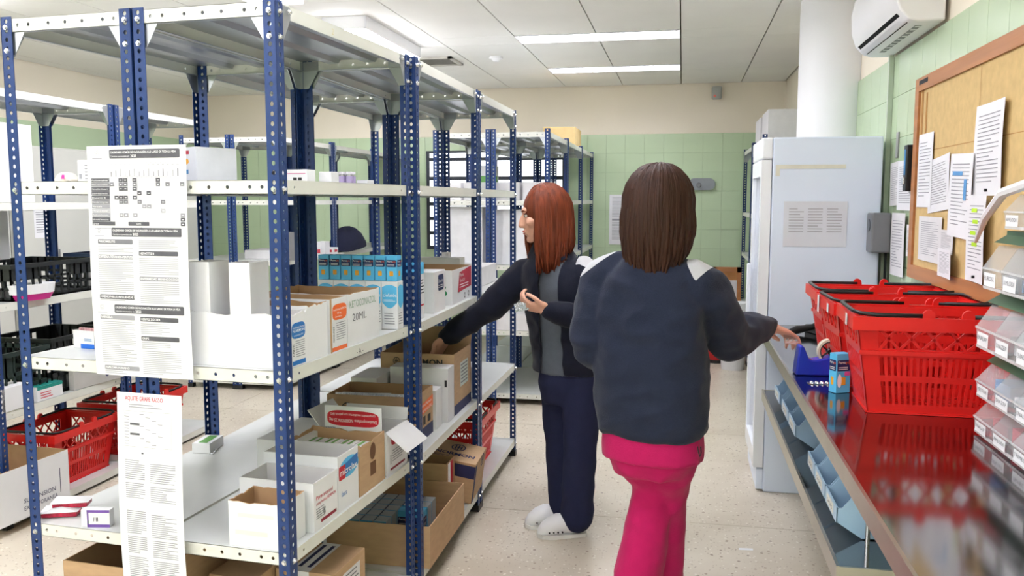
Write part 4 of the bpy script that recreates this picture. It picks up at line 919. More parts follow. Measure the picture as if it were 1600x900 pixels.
# corner floor things: framed board, bin, extinguisher
t = thing('framed_board', 'wood-framed cork board standing on the floor against the back wall', 'board', (.44, 8.55, 0)); q = MB()
for a, b, c, d in ((-.14, .14, .0, .05), (-.14, .14, .80, .85), (-.14, -.10, .0, .85), (.10, .14, .0, .85)): q.box(a, b, 0, .03, c, d)
q.build('frame', M_wood, t); MB().box(-.12, .12, .012, .025, .03, .82).build('cork', mat('board_brown', (186, 130, 78), .8), t); MB().box(-.02, .1, .008, .012, .5, .72).build('note', M_paper2, t)
t = thing('waste_bin', 'white plastic-lined waste bin in the back corner', 'bin', (.47, 7.75, 0)); q = MB(); n = 20
q.ring([[(r*cos(2*pi*k/n), r*sin(2*pi*k/n), zz) for k in range(n)] for r, zz in ((.10, 0), (.125, .56))]); autosmooth(q.build('bin_body', M_paper2, t)); q = MB(); q.ring([[(r*(1+.05*sin(5*2*pi*k/n))*cos(2*pi*k/n), r*(1+.05*sin(4*2*pi*k/n))*sin(2*pi*k/n), zz) for k in range(n)] for r, zz in ((.13, .46), (.142, .57), (.13, .60), (.09, .58))]); autosmooth(q.build('bag_liner', mat('bag_white', (236, 236, 238), .35), t))
t = thing('fire_extinguisher', 'red fire extinguisher standing on the floor by the back wall', 'extinguisher', (.335, 8.05, 0)); q = MB(); q.ring([[(r*cos(2*pi*k/n), r*sin(2*pi*k/n), zz) for k in range(n)] for r, zz in ((.075, .02), (.08, .05), (.08, .45), (.06, .52), (.02, .55))]); autosmooth(q.build('cylinder', mat('extinguisher_red', (186, 30, 36), .3), t)); MB().cyl((0, 0, 0), (0, 0, .03), .085, .085, 20).build('base_ring', M_black, t); MB().cyl((0, 0, .55), (0, 0, .60), .02, .015, 10).box(-.05, .05, -.01, .01, .59, .605).build('valve', M_black, t)
# ================================================================ counter on the right
t = thing('steel_counter', 'long stainless steel counter along the right wall', 'counter', (0, 0, 0))
CZ = .88; c0, c1 = 1.05, 4.40
top = MB(); top.box(.394, .992, c0, c1, CZ-.003, CZ); top.build('worktop', M_steel, t)
q = MB(); q.box(.386, .394, c0, c1, CZ-.045, CZ+.004); q.box(.394, .992, c0-.008, c0, CZ-.045, CZ+.002); q.box(.394, .42, c0, c1, CZ-.045, CZ-.041); q.build('front_edge', M_steeled, t)
q = MB(); q.box(.984, .992, c0, c1, CZ, CZ+.05); q.build('splash_back', M_steeled, t)
LZ = .57
q = MB(); q.box(.412, .84, 2.215, 4.28, LZ-.003, LZ); sh = q.build('lower_shelf', M_steel, t)
q = MB(); q.box(.404, .412, 2.207, 4.288, LZ-.05, LZ+.003); q.box(.412, .84, 2.207, 2.215, LZ-.05, LZ+.001); q.box(.412, .84, 4.28, 4.288, LZ-.05, LZ+.001); q.build('shelf_lip', M_steeled, sh)
for y in (2.376, 4.15): MB().cyl((.512, y, LZ), (.512, y, CZ-.003), .0065, .0065, 12).build('support_rod', M_zinc, t)
for y in (1.3, 2.6, 4.1): MB().cyl((.80, y, 0), (.80, y, CZ-.003), .018, .018, 14).build('leg', M_steeled, t)
# ---- light blue picking bins on the lower shelf
def picking_bin(lab, y, w=.145, x0=.0):
    t = thing('storage_bin', lab, 'bin', (.455+x0, y, LZ+.001), 0, 'light blue open-fronted bins on the lower counter shelf')
    prof = [(.05, 0), (.30, 0), (.30, .165), (.055, .165), (-.005, .085), (-.02, .085), (-.02, .045)]
    q = MB()
    for y0 in (0, w-.003): MB().prism(prof, 'y', y0, y0+.003).build('side_wall', M_bin, t)
    q = MB(); q.box(.05, .30, 0, w, 0, .003); q.box(.297, .30, 0, w, 0, .165); q.build('base_and_back', M_bin, t)
    q = MB(); q.add([(.05, 0, 0), (.05, w, 0), (-.02, w, .045), (-.02, 0, .045), (.05, 0, .004), (.05, w, .004), (-.016, w, .047), (-.016, 0, .047)], [(0, 1, 2, 3), (7, 6, 5, 4)]); q.box(-.021, -.017, 0, w, .043, .087); q.build('front_lip', M_bin, t)
    q = MB(); F = Face((-.0212, w*.85, .05), (0, -1, 0), (0, 0, 1)); F.rect(q, 0, 0, w*.62, .03, .0006); lb = q.build('label_card', M_binin, t); q = MB(); F.text(q, 'GASAS', .01, .008, .016, .0012, width=w*.45); q.build('label_lettering', M_inkg, lb)
    return t
for k, lab in enumerate(('nearest light blue open-fronted bin under the counter edge', 'second light blue bin under the counter edge', 'third light blue bin under the counter edge', 'fourth light blue bin under the counter, beside the pink-trousered woman', 'fifth light blue bin under the counter', 'farthest light blue bin under the counter, near the refrigerator')):
    picking_bin(lab, [2.405, 2.60, 2.80, 3.28, 3.50, 3.80][k], [.18, .19, .15, .20, .22, .2][k])
# ---- red shopping baskets
def basket_meshes():
    Lx, Ly, Hh = .47, .31, .27; bx, by = .385, .245   # top and bottom sizes
    q = MB(); th = .0035
    def side(axis, sgn):
        def P(u, v, h):
            k = v
            if axis == 'x':   # long side, normal +-y
                a = (bx+(Lx-bx)*k)*(u-.5); off = sgn*((by+(Ly-by)*k)/2-h); return (a, off, .004+Hh*v)
            a = (by+(Ly-by)*k)*(u-.5); off = sgn*((bx+(Lx-bx)*k)/2-h); return (off, a, .004+Hh*v)
        def poly(pts):
            vs = [P(a, b, 0) for a, b in pts]+[P(a, b, th) for a, b in pts]; n = len(pts)
            q.add(vs, [tuple(range(n)), tuple(range(2*n-1, n-1, -1))]+[(i, (i+1) % n, n+(i+1) % n, n+i) for i in range(n)])
        def rc(u0, u1, v0, v1): poly([(u0, v0), (u1, v0), (u1, v1), (u0, v1)])
        e = .11
        rc(0, e, 0, 1); rc(1-e, 1, 0, 1)
        for v0, v1 in ((0, .09), (.335, .40), (.60, .69), (.915, 1)): rc(e, 1-e, v0, v1)
        n = 20 if axis == 'x' else 12
        for v0, v1 in ((.09, .335), (.40, .60)):
            for k in range(1, n): u = e+(1-2*e)*k/n; rc(u-.0095 if axis == 'x' else u-.013, u+.0095 if axis == 'x' else u+.013, v0, v1)
        m_ = 6 if axis == 'x' else 4
        w_ = (1-2*e)/m_; b = .011 if axis == 'x' else .018
        for k in range(m_):
            u0 = e+w_*k
            poly([(u0-b, .69), (u0+b, .69), (u0+w_+b, .915), (u0+w_-b, .915)][0:4]) if 0 < k < m_-1 else poly([(u0, .69), (u0+2*b, .69), (u0+w_, .915), (u0+w_-2*b, .915)])
            poly([(u0, .915), (u0+w_-2*b, .69), (u0+w_, .69), (u0+2*b, .915)])
    for a in ('x', 'y'):
        for s_ in (-1, 1): side(a, s_)
    # floor grid
    for k in range(9): y = -by/2+by*k/8; q.box(-bx/2, bx/2, y-.005, y+.005, 0, .005)
    for k in range(13): x = -bx/2+bx*k/12; q.box(x-.005, x+.005, -by/2, by/2, 0, .005)
    body = q.mesh('body', M_red)
    r = MB(); X, Yy = Lx/2, Ly/2; z0, z1 = Hh-.006, Hh+.012
    r.box(-X-.012, X+.012, -Yy-.012, -Yy, z0-.02, z1); r.box(-X-.012, X+.012, Yy, Yy+.012, z0-.02, z1); r.box(-X-.012, -X, -Yy, Yy, z0-.02, z1); r.box(X, X+.012, -Yy, Yy, z0-.02, z1)
    # step ledge half way
    k = .645; bxx = bx+(Lx-bx)*k; byy = by+(Ly-by)*k; zz = .004+Hh*k
    r.box(-bxx/2-.004, bxx/2+.004, -byy/2-.005, -byy/2, zz-.006, zz+.006); r.box(-bxx/2-.004, bxx/2+.004, byy/2, byy/2+.005, zz-.006, zz+.006)
    rim = r.mesh('rim', M_red)
    lug = MB(); lug.ring([[(.016*cos(a)*1.0, yy, .018*sin(a)+.012) for a in [pi*k/8 for k in range(9)]]+[(-.016, yy, 0), (.016, yy, 0)] for yy in (-.005, .005)])
    lug = lug.mesh('hinge_lug', M_red)
    h = MB(); h.tube([(.05, -Yy-.004, .012), (X-.05, -Yy-.004, .012), (X-.01, -Yy+.01, .014), (X+.004, -Yy+.05, .016), (X+.004, Yy-.05, .016), (X-.01, Yy-.01, .014), (X-.05, Yy+.004, .012), (.05, Yy+.004, .012)], .0058, 8)
    hr = h.mesh('handle', M_black, True)
    h2 = MB(); h2.v = [(-a, b, c) for a, b, c in h.v]; h2.f = [f[::-1] for f in h.f]; h2.m = h.m; hl = h2.mesh('handle', M_black, True)
    return body, rim, lug, hr, hl, Hh, Yy
BK = basket_meshes()
def basket(lab, loc, rz, sc=1.0):
    t = thing('shopping_basket', lab, 'basket', loc, rz, 'red plastic shopping baskets'); t.scale = (sc, sc, sc)
    body, rim, lug, hr, hl, Hh, Yy = BK
    link('body', body, t); link('rim', rim, t)
    for sx in (-.05, .05):
        for sy in (-1, 1): link('hinge_lug', lug, t, (sx, sy*(Yy+.006), Hh+.006))
    link('handle', hr, t, (0, 0, Hh+.006)); link('handle', hl, t, (0, 0, Hh+.006))
    return t
b1 = basket('nearest red shopping basket on the steel counter, beside the clear drawers', (.745, 2.725, CZ+.001), R(-2), 1.02)
q = MB(); F = Face((-.247, -.10, .225), (0, -1, 0), (0, 0, 1)); F.rect(q, -.045, .02, -.015, .055, .004); q.build('white_sticker', M_paper2, b1)
b2 = basket('middle red shopping basket on the steel counter', (.735, 3.085, CZ+.001), R(1.5))
q = MB(); F.rect(q, -.03, .02, .0, .05, .004); F.rect(q, -.2, .0, -.17, .06, .004); q.build('white_sticker', M_paper2, b2)
basket('farthest red shopping basket on the steel counter, nearest the refrigerator', (.745, 3.455, CZ+.001), R(-1))
basket('red shopping basket on the bottom shelf beside the aisle', (-1.145, 4.33, LV[4]+.002), R(90), 1.0)
basket('front red shopping basket on the far left bottom shelf', (-3.17, 4.435, LB[4]+.001), R(90), 1.08)
basket('rear red shopping basket at far left, half hidden by the post', (-3.19, 3.84, LB[4]+.001), R(90), 1.02)
# ---- tape dispenser
t = thing('tape_dispenser', 'glossy blue desk tape dispenser on the steel counter', 'tape dispenser', (.408, 3.12, CZ+.001), R(4)); t.scale = (1.0, 1.15, 1.12)
prof = [(0, 0), (.20, 0), (.198, .085), (.188, .092), (.16, .082), (.142, .066), (.105, .056), (.06, .048), (.045, .052), (.028, .09), (.018, .096), (.010, .09), (.004, .04)]
q = MB(); q.prism(prof, 'y', 0, .055); o = q.build('body', M_tape, t); bv = o.modifiers.new('bevel', 'BEVEL'); bv.width = .006; bv.segments = 3; autosmooth(o, 50)
q = MB(); n = 28
def rg(r, y): return [(.118+r*cos(2*pi*k/n), y, .074+r*sin(2*pi*k/n)) for k in range(n)]
q.ring([rg(.040, .015), rg(.040, .040), rg(.033, .040), rg(.033, .015), rg(.040, .015)], caps=False); q.build('tape_roll', mat('tape_cream', (214, 206, 186), .35), t)
q = MB(); q.ring([rg(.033, .016), rg(.033, .039), rg(.029, .039), rg(.029, .016), rg(.033, .016)], caps=False); q.cyl((.118, .014, .074), (.118, .041, .074), .008, .008, 12)
for a in range(5): q.tube([(.118, .028, .074), (.118+.03*cos(a*2*pi/5), .028, .074+.03*sin(a*2*pi/5))], .003, 6)
q.build('core_wheel', M_black, t)
o = bluebox('sky blue medicine box standing on the steel counter before the tape dispenser', (.497, 2.845, CZ+.001), R(-62), .036, .054, .128); pr(o, 'pink_badge', mat('pink_badge', (222, 90, 170), .5), lambda q: fr_right(.054, .128).rrect(q, .03, .056, .051, .07, .003, .0012))
pr(o, 'white_bottle_print', M_wtxt, lambda q: fr_right(.054, .128).ell(q, .012, .04, .008, .022, .0012))
t = thing('blister_pack', 'silver blister strip lying on the counter beside the blue box', 'blister pack', (.435, 2.975, CZ+.001), R(8)); MB().box(0, .075, 0, .032, 0, .0012).build('foil', M_foil, t)
for i in range(4):
    for j in range(2): MB().cyl((.012+.017*i, .009+.014*j, .001), (.012+.017*i, .009+.014*j, .0065), .0055, .004, 10).build('pill_bubble', M_foil, t)
t = thing('telephone', 'black telephone handset and stand at the far end of the counter', 'telephone', (.56, 4.10, CZ+.001), R(25)); q = MB(); q.cbox(.06, .22, -.05, .08, 0, .035, .006); q.build('base', M_black, t); q = MB(); q.tube([(-.07, 0, .012), (-.03, 0, .022), (.04, 0, .03), (.12, 0, .055), (.17, 0, .075)], [.014, .02, .013, .015, .024], 12); autosmooth(q.build('handset', M_black, t))
# ---- clear drawer cabinets
def drawer_unit(lab, y1, ncol, z0, rows, cw, rh, x0=.80, dep=.19):
    L_ = ncol*cw; t = thing('drawer_cabinet', lab, 'drawer cabinet', (x0, y1-L_, z0)); H_ = rows*rh+.03
    q = MB(); q.box(.03, dep, 0, L_, H_-.028, H_); q.box(.03, dep, 0, L_, 0, .006); q.box(dep-.004, dep, 0, L_, 0, H_); q.box(.0, dep, -.0, .003, H_-.028, H_); q.prism([(0, H_-.03), (.04, H_-.004), (dep, H_), (dep, H_-.03)], 'y', 0, L_); q.build('frame', M_greenfr, t)
    for k in range(1, rows): MB().box(.03, dep, 0, L_, k*rh-.002, k*rh+.002).build('shelf_plate', M_greenfr, t)
    rr = random.Random(int(z0*100))
    for r in range(rows):
        for c in range(ncol):
            ya, yb_ = c*cw+.003, (c+1)*cw-.003; za = r*rh+.006; zb_ = za+rh-.014
            q = MB(); b = .0025
            q.add([(-.018, ya, za+.0), (-.018, yb_, za), (-.024, yb_, za+rh*.42), (-.024, ya, za+rh*.42)], [(0, 1, 2, 3)]); q.add([(-.024, ya, za+rh*.42), (-.024, yb_, za+rh*.42), (.012, yb_, zb_), (.012, ya, zb_)], [(0, 1, 2, 3)])
            for yy in (ya, yb_): q.prism([(-.018, za), (dep-.01, za), (dep-.01, zb_), (.012, zb_), (-.024, za+rh*.42)], 'y', yy-.0012, yy+.0012)
            q.box(-.018, dep-.01, ya, yb_, za, za+.002)
            dr = q.build('drawer', M_clear, t)
            q = MB(); q.box(-.026, -.022, ya, yb_, za+rh*.40, za+rh*.44); q.box(-.021, -.017, ya, yb_, za-.001, za+.006); q.build('drawer_rim', M_clear2, dr)
            F = Face((-.0225, yb_-.012, za+rh*.06), (0, -1, 0), (0, 0, 1)); q = MB(); F.rect(q, 0, 0, cw*.6, rh*.28, .0012); lb = q.build('drawer_label', M_paper, dr); q = MB(); F.text(q, rr.choice(['TRIMEC', 'ENALAP', 'AMLODI', 'METFOR', 'FUROSE', 'DIAZEP', 'NOLOTIL', 'OMEPRA']), .004, rh*.12, rh*.13, .002, width=cw*.5); q.build('label_lettering', M_inkg, lb)
            cm = rr.choice([M_carton, M_inkr, M_foil, M_inkb, M_paper2]); q = MB(); q.box(.02, dep-.03, ya+.012, yb_-.012, za+.003, za+rh*rr.uniform(.25, .5)); q.build('drawer_contents', cm, dr)
    return t
drawer_unit('lower green-framed cabinet of clear drawers on the counter at the right picture edge', 2.43, 5, CZ+.001, 2, .135, .098)
drawer_unit('middle cabinet of clear drawers stacked at the right picture edge', 2.435, 5, CZ+.229, 1, .135, .125, .795)
drawer_unit('upper green-framed cabinet of clear drawers, below the topmost one', 2.425, 5, CZ+.386, 1, .135, .125, .80)
drawer_unit('topmost clear drawer cabinet beside the cork board', 2.385, 4, CZ+.543, 1, .135, .10, .83)
# ---- refrigerator
t = thing('refrigerator', 'tall white glass-door refrigerator at the end of the counter', 'refrigerator', (.437, 4.44, 0))
MB().cbox(0, .515, 0, .56, .0, 1.81, .008).build('cabinet', M_fridge, t)
q = MB(); x0, x1 = -.052, -.004
q.box(x0, x1, 0, .055, .13, 1.70); q.box(x0, x1, .505, .56, .13, 1.70); q.box(x0, x1, .055, .505, .13, .22); q.box(x0, x1, .055, .505, 1.62, 1.70); d_ = q.build('door', M_fridged, t)
MB().box(-.034, -.028, .055, .505, .22, 1.62).build('door_glass', M_clear, d_); MB().cbox(-.075, -.052, .46, .485, .8, 1.15, .006).build('handle', M_fridged, d_)
MB().cbox(-.052, 0, 0, .56, 1.705, 1.81, .008).build('top_panel', M_fridged, t); MB().cbox(-.035, 0, .01, .55, .01, .12, .004).build('kick_plate', M_fridge, t)
s, F = sheet('plastic_sleeve', (.497, 4.437, 1.27), (1, 0, 0), (0, 0, 1), .30, .225, mat('glossy_sleeve', (222, 224, 232), .08, 0, .02, coat=.6), lambda u, v: .0025*sin(u*40)*sin(v*30))
tag(s, 'printed table in a glossy plastic sleeve taped to the refrigerator side', 'document sleeve'); m = MB()
for i in range(3): F.lines(m, .025+.09*i, .095+.09*i, .19, .07, .014, .0012, seed=i+1, rag=.5)
m.build('print', M_inkxl, s)
m = MB(); F = Face((.452, 4.4385, 1.60), (1, 0, 0), (0, 0, 1)); F.rect(m, .0, .055, .33, .075, .0006); F.rect(m, .0, .02, .02, .055, .0006); m.build('old_tape', mat('old_tape', (222, 220, 206), .4), t, (-.437, -4.44, 0))
t = thing('temperature_logger', 'grey box with a round dial fixed at the refrigerator corner', 'logger', (.90, 4.30, 1.25)); MB().cbox(0, .09, 0, .12, 0, .19, .008).build('housing', M_greyp, t); MB().cyl((-.004, .06, .13), (.002, .06, .13), .03, .03, 18).build('dial', mat('dial_grey', (96, 98, 104), .4), t); MB().box(.088, .09, .07, .12, -.25, 0).build('cable', M_black, t)
t.location = (.89, 4.33, 1.25)
# ---- air conditioner
t = thing('air_conditioner', 'white wall-mounted air conditioner above the cork board', 'air conditioner', (0, 3.68, 2.2))
prof = [(.995, 0), (.90, 0), (.86, .012), (.825, .05), (.805, .11), (.80, .20), (.815, .275), (.85, .29), (.995, .29)]
q = MB(); q.prism(prof, 'y', 0, .88); o = q.build('body', M_ac, t); bv = o.modifiers.new('bevel', 'BEVEL'); bv.width = .008; bv.segments = 3; bv.limit_method = 'ANGLE'; autosmooth(o, 50)
def acq(a, b, y0, y1, name, m, off=.002):
    (xa, za), (xb, zb_) = a, b; n_ = Vector((-(zb_-za), 0, xb-xa)).normalized()*off
    if n_.x > 0: n_ = -n_
    MB().add([(xa+n_.x, y0, za+n_.z), (xb+n_.x, y0, zb_+n_.z), (xb+n_.x, y1, zb_+n_.z), (xa+n_.x, y1, za+n_.z)], [(0, 1, 2, 3), (3, 2, 1, 0)]).build(name, m, t)
acq((.872, .008), (.828, .046), .06, .83, 'outlet', M_dark, .0015); acq((.862, .012), (.846, .026), .07, .82, 'louvre', M_ac, .010)
MB().box(.905, .93, .08, .72, -.0015, 0).build('lower_slot', M_greyp, t)
for k in range(9): MB().box(.907, .928, .09+.07*k, .105+.07*k, -.0025, -.001).build('slot_fin', M_ac, t)
# ---- cork board with papers
t = thing('cork_board', 'large wood-framed cork notice board on the right wall', 'notice board', (.98, 2.62, 1.17))
LY, LZ_ = 1.35, .84; q = MB()
for z0 in (0, LZ_-.055): MB().box(-.012, .012, 0, LY, z0, z0+.055).build('frame_rail', M_wood, t)
for y0 in (0, LY-.055): MB().box(-.012, .012, y0, y0+.055, .055, LZ_-.055).build('frame_stile', M_wood, t)
MB().box(-.002, .01, .05, LY-.05, .05, LZ_-.05).build('cork', M_cork, t)
q = MB(); Fc = Face((-.0025, LY, 0), (0, -1, 0), (0, 0, 1)); Fc.rect(q, .075, .30, .105, .785, .0005); Fc.rect(q, .14, .45, .165, .77, .0005); q.build('varnish_stain', M_corkd, t)
q = MB(); Fc.rect(q, .055, .53, LY-.06, .5325, .0006); Fc.rect(q, .8, .06, .803, .78, .0006); q.build('grid_line', M_corkd, t); q = MB(); Fc.rect(q, .06, LZ_-.03, .19, LZ_-.012, .0105); q.build('label_strip', M_ink, t)
def pinned(lab, y, z, w, h, bend=.0, m=M_paper, x=.9745, lines=True, pin=False, tilt=0, hil=False, blue=False, sd=1, name='pinned_paper'):
    "y is the left (far) edge in view, paper runs towards the camera"
    ct, st_ = cos(R(tilt)), sin(R(tilt))
    s, F = sheet(name, (x, y, z), (0, -ct, st_), (0, st_, ct), w, h, m, (lambda u, v: bend*(u/w)**2+abs(bend)*.3*sin(v*9)**2) if bend else (lambda u, v: .002+.002*sin(v*8)**2))
    tag(s, lab, 'paper')
    q = MB(); F.lines(q, w*.12, w*.88, h*.88, h*.15, h*.045, .001, seed=sd, rag=.6, thick=.24); q.build('print', M_inkl, s)
    if hil:
        q = MB()
        for k in range(4): F.rect(q, w*.22+.02*(k % 2), h*(.80-.13*k), w*.52+.02*(k % 2), h*(.845-.13*k), .0016)
        q.build('highlighting', M_hil, s)
    if blue: q = MB(); F.rect(q, w*.15, h*.74, w*.6, h*.79, .0016); F.rect(q, w*.68, h*.45, w*.8, h*.7, .0016); q.build('blue_print', M_inkb, s)
    if pin: MB().cyl(F.p(w*.5, h*.06 if pin == 'low' else h*.95, 0), F.p(w*.5, h*.06 if pin == 'low' else h*.95, .008), .005, .005, 8).build('pin', M_black, s)
    return s
P = pinned
P('curling white letter pinned at the upper right of the cork board', 3.185, 1.515, .297, .30, .012, tilt=0, pin='low', sd=2)
P('narrow white list at the left side of the cork board', 3.885, 1.472, .21, .30, 0, sd=3)
P('white notice tilted behind the blue-headed sheet on the cork board', 3.72, 1.447, .297, .21, .006, sd=4, tilt=4)
P('white sheet with a blue heading in the middle of the cork board', 3.42, 1.372, .25, .297, 0, x=.968, blue=True, sd=5, tilt=-2)
P('sheet with yellow-green highlighted lines on the cork board', 3.185, 1.228, .21, .29, .012, x=.965, hil=True, pin='low', sd=6)
P('grey table sheet at the lower left of the cork board', 3.825, 1.255, .32, .18, 0, M_paper2, sd=7)
P('small receipt strip on the lower cork board', 3.51, 1.30, .16, .09, 0, M_paper2, x=.970, sd=8)
P('white note curling off the bottom of the cork board', 3.50, 1.215, .21, .105, .015, x=.962, sd=9)
P('large white sheet hanging on the wall between the refrigerator and cork board', 4.27, 1.455, .29, .225, .006, x=.983, sd=10)
P('printed sheet farthest left on the green wall', 4.42, 1.472, .17, .205, 0, M_paper2, x=.988, sd=11, tilt=2)
P('long grey curling strip of paper low on the wall by the refrigerator', 4.31, 1.152, .21, .29, -.008, M_paper2, x=.975, sd=12)
P('small white card on the wall beside the cork board frame', 4.07, 1.253, .10, .14, 0, x=.987, sd=13)
t = thing('clipboard', 'dark clip holding papers on the wall at the cork board edge', 'clip', (.97, 3.99, 1.54)); MB().cbox(-.02, .015, 0, .05, 0, .20, .004).build('clip_board', M_black, t); MB().cbox(-.03, -.02, .005, .045, .03, .06, .003).build('clip_jaw', M_zinc, t); MB().box(-.0225, -.0205, .012, .03, .07, .18).build('blue_strip', M_inkb, t)
t = MB().box(.99, .996, 4.33, 4.37, 1.70, 1.82).build('switch_plate', mat('switch_grey', (150, 152, 150), .4)); tag(t, 'small grey strip label stuck on the wall above the hanging papers', 'label')
q = MB(); q.tube([(.92, 2.95, 1.37), (.88, 2.75, 1.45), (.84, 2.5, 1.52), (.82, 2.2, 1.55)], [.006, .012, .014, .014], 8); o = autosmooth(q.build('paper_roll', M_paper)); tag(o, 'curled white paper strip bending out over the drawer cabinets', 'paper')
# paper scrap on the floor
o = sheet('paper_scrap', (.27, 3.66, .001), (1, .1, 0), (0, 1, 0), .06, .02, M_paper)[0]; tag(o, 'tiny white paper scrap on the floor in the aisle', 'scrap')
# ================================================================ people
def V(*a): return Vector(a)
def ell3(mb, c, ax, rad, n=18, m=12):
    c = Vector(c); rings = []
    for j in range(1, m):
        th = pi*j/m
        rings.append([c+ax[0]*(rad[0]*sin(th)*cos(2*pi*k/n))+ax[1]*(rad[1]*sin(th)*sin(2*pi*k/n))+ax[2]*(rad[2]*cos(th)) for k in range(n)])
    mb.ring(rings)
WX = (V(1, 0, 0), V(0, 1, 0), V(0, 0, 1))
def limb(mb, pts, rad, n=16, sub=5):
    "smooth tapered limb through points (Catmull-Rom), rounded ends"
    P = [Vector(p) for p in pts]; out = []; rr = []
    for i in range(len(P)-1):
        p0 = P[max(i-1, 0)]; p1 = P[i]; p2 = P[i+1]; p3 = P[min(i+2, len(P)-1)]
        for k in range(sub):
            t = k/sub; a = .5
            out.append(p1*.0+.5*((2*p1)+(p2-p0)*t+(2*p0-5*p1+4*p2-p3)*t*t+(3*p1-p0-3*p2+p3)*t**3)); rr.append(rad[i]+(rad[i+1]-rad[i])*t)
    out.append(P[-1]); rr.append(rad[-1])
    mb.tube(out, rr, n); ell3(mb, out[0], WX, (rr[0],)*3, 12, 8); ell3(mb, out[-1], WX, (rr[-1],)*3, 12, 8)
def loft(mb, rings, rv, fv, n=36, ex=2.4):
    out = []
    for (x, y, z, hw, hd) in rings:
        r = []
        for k in range(n):
            a = 2*pi*k/n; ca, sa = cos(a), sin(a)
            u = math.copysign(abs(ca)**(2/ex), ca)*hw; v = math.copysign(abs(sa)**(2/ex), sa)*hd
            r.append(V(x, y, z)+rv*u+fv*v)
        out.append(r)
    mb.ring(out)
def voxmesh(name, mb, vox, it=4, disp=None):
    me = mb.mesh(name+'_raw', M_skin); o = bpy.data.objects.new(name+'_raw', me); COL.objects.link(o)
    bmx = bmesh.new(); bmx.from_mesh(me); bmesh.ops.recalc_face_normals(bmx, faces=bmx.faces[:]); bmx.to_mesh(me); bmx.free()
    r = o.modifiers.new('remesh', 'REMESH'); r.mode = 'VOXEL'; r.voxel_size = vox
    s = o.modifiers.new('smooth', 'SMOOTH'); s.factor = .5; s.iterations = it
    dg = bpy.context.evaluated_depsgraph_get(); res = bpy.data.meshes.new_from_object(o.evaluated_get(dg))
    bpy.data.objects.remove(o); bpy.data.meshes.remove(me)
    if disp:
        nr = [v.normal.copy() for v in res.vertices]
        for v, nn in zip(res.vertices, nr): v.co += nn*disp(v.co)
    res.name = name
    res.polygons.foreach_set('use_smooth', [True]*len(res.polygons)); res.update(); return res
def folds(amp, sx, sy, sz):
    def f(p):
        q = V(p.x*sx, p.y*sy, p.z*sz); a = mnoise.noise(q); b = mnoise.noise(q*2.3+V(7, 3, 1))
        return amp*((1-abs(a)*2.2)*.7+.3*b)-amp*.2
    return f
def put(name, me, m, parent):
    me.materials.clear()
    for x in (m if isinstance(m, (list, tuple)) else [m]): me.materials.append(x)
    return link(name, me, parent)
def hand(mb, W, d, pn, thumb, curl, spread=.25, k=1.0, tcurl=.4):
    "wrist W, finger direction d, palm normal pn, thumb-side vector; curl list of 4 (radians per joint)"
    d = d.normalized(); pn = (pn-d*pn.dot(d)).normalized(); s = (thumb-d*thumb.dot(d)-pn*thumb.dot(pn)).normalized()
    ax = (s, pn, d)
    ell3(mb, W+d*.045*k, ax, (.040*k, .016*k, .052*k)); ell3(mb, W+d*.072*k, ax, (.041*k, .0135*k, .026*k)); ell3(mb, W+d*.035*k+s*.026*k+pn*.006, ax, (.017*k, .015*k, .034*k)); limb(mb, [W-d*.05*k, W+d*.02*k], [.026*k, .027*k])
    for i in range(4):
        off = (.030-.0205*i)*k; ln = [.040, .045, .042, .033][i]*k; root = W+d*.080*k+s*off
        dd = (d+s*(off*spread*4)).normalized(); pts = [root, ]; a = curl[i]*.6; cur = root; r0 = .0088*k*(1 if i < 3 else .88)
        ang = 0
        for j, f in enumerate((1.0, .62, .5)):
            ang += curl[i]*(.8 if j == 0 else 1.0); cur = cur+(dd*cos(ang)+pn*sin(ang))*ln*f; pts.append(cur.copy())
        limb(mb, pts, [r0*1.05, r0, r0*.92, r0*.8], 10, 3)
    b = W+d*.028*k+s*.030*k; t1 = b+(d*.62+s*.62+pn*.2).normalized()*.038*k; t2 = t1+(d*.9+s*(.25-tcurl)+pn*(.3+tcurl*.6)).normalized()*.032*k; t3 = t2+(d*.9-s*tcurl*.8+pn*.4).normalized()*.022*k
    limb(mb, [b, t1, t2, t3], [.0125*k, .0105*k, .0098*k, .0078*k], 10, 3)
    return t3
def head_volume(mb, c, F, Rv, U, neck):
    ax = (Rv, F, U); P = lambda r, f, u: c+Rv*r+F*f+U*u
    ell3(mb, P(0, -.012, .022), ax, (.073, .093, .093)); ell3(mb, P(0, .012, -.025), ax, (.064, .078, .085)); ell3(mb, P(0, .034, -.066), ax, (.046, .050, .042)); ell3(mb, P(0, .066, -.098), ax, (.022, .020, .017))
    ell3(mb, P(0, .074, .030), ax, (.044, .016, .016))
    limb(mb, [P(0, .083, .012), P(0, .097, -.012), P(0, .102, -.034)], [.008, .0095, .0115], 10, 3); ell3(mb, P(0, .096, -.037), ax, (.0165, .011, .0085))
    ell3(mb, P(0, .086, -.060), ax, (.022, .010, .006)); ell3(mb, P(0, .084, -.071), ax, (.020, .010, .0065)); 
    for s in (-1, 1): ell3(mb, P(s*.042, .058, -.022), ax, (.024, .024, .024)); ell3(mb, P(s*.074, -.012, -.012), ax, (.009, .018, .031))
    limb(mb, [P(0, -.02, -.07), neck], [.052, .056], 16, 4)
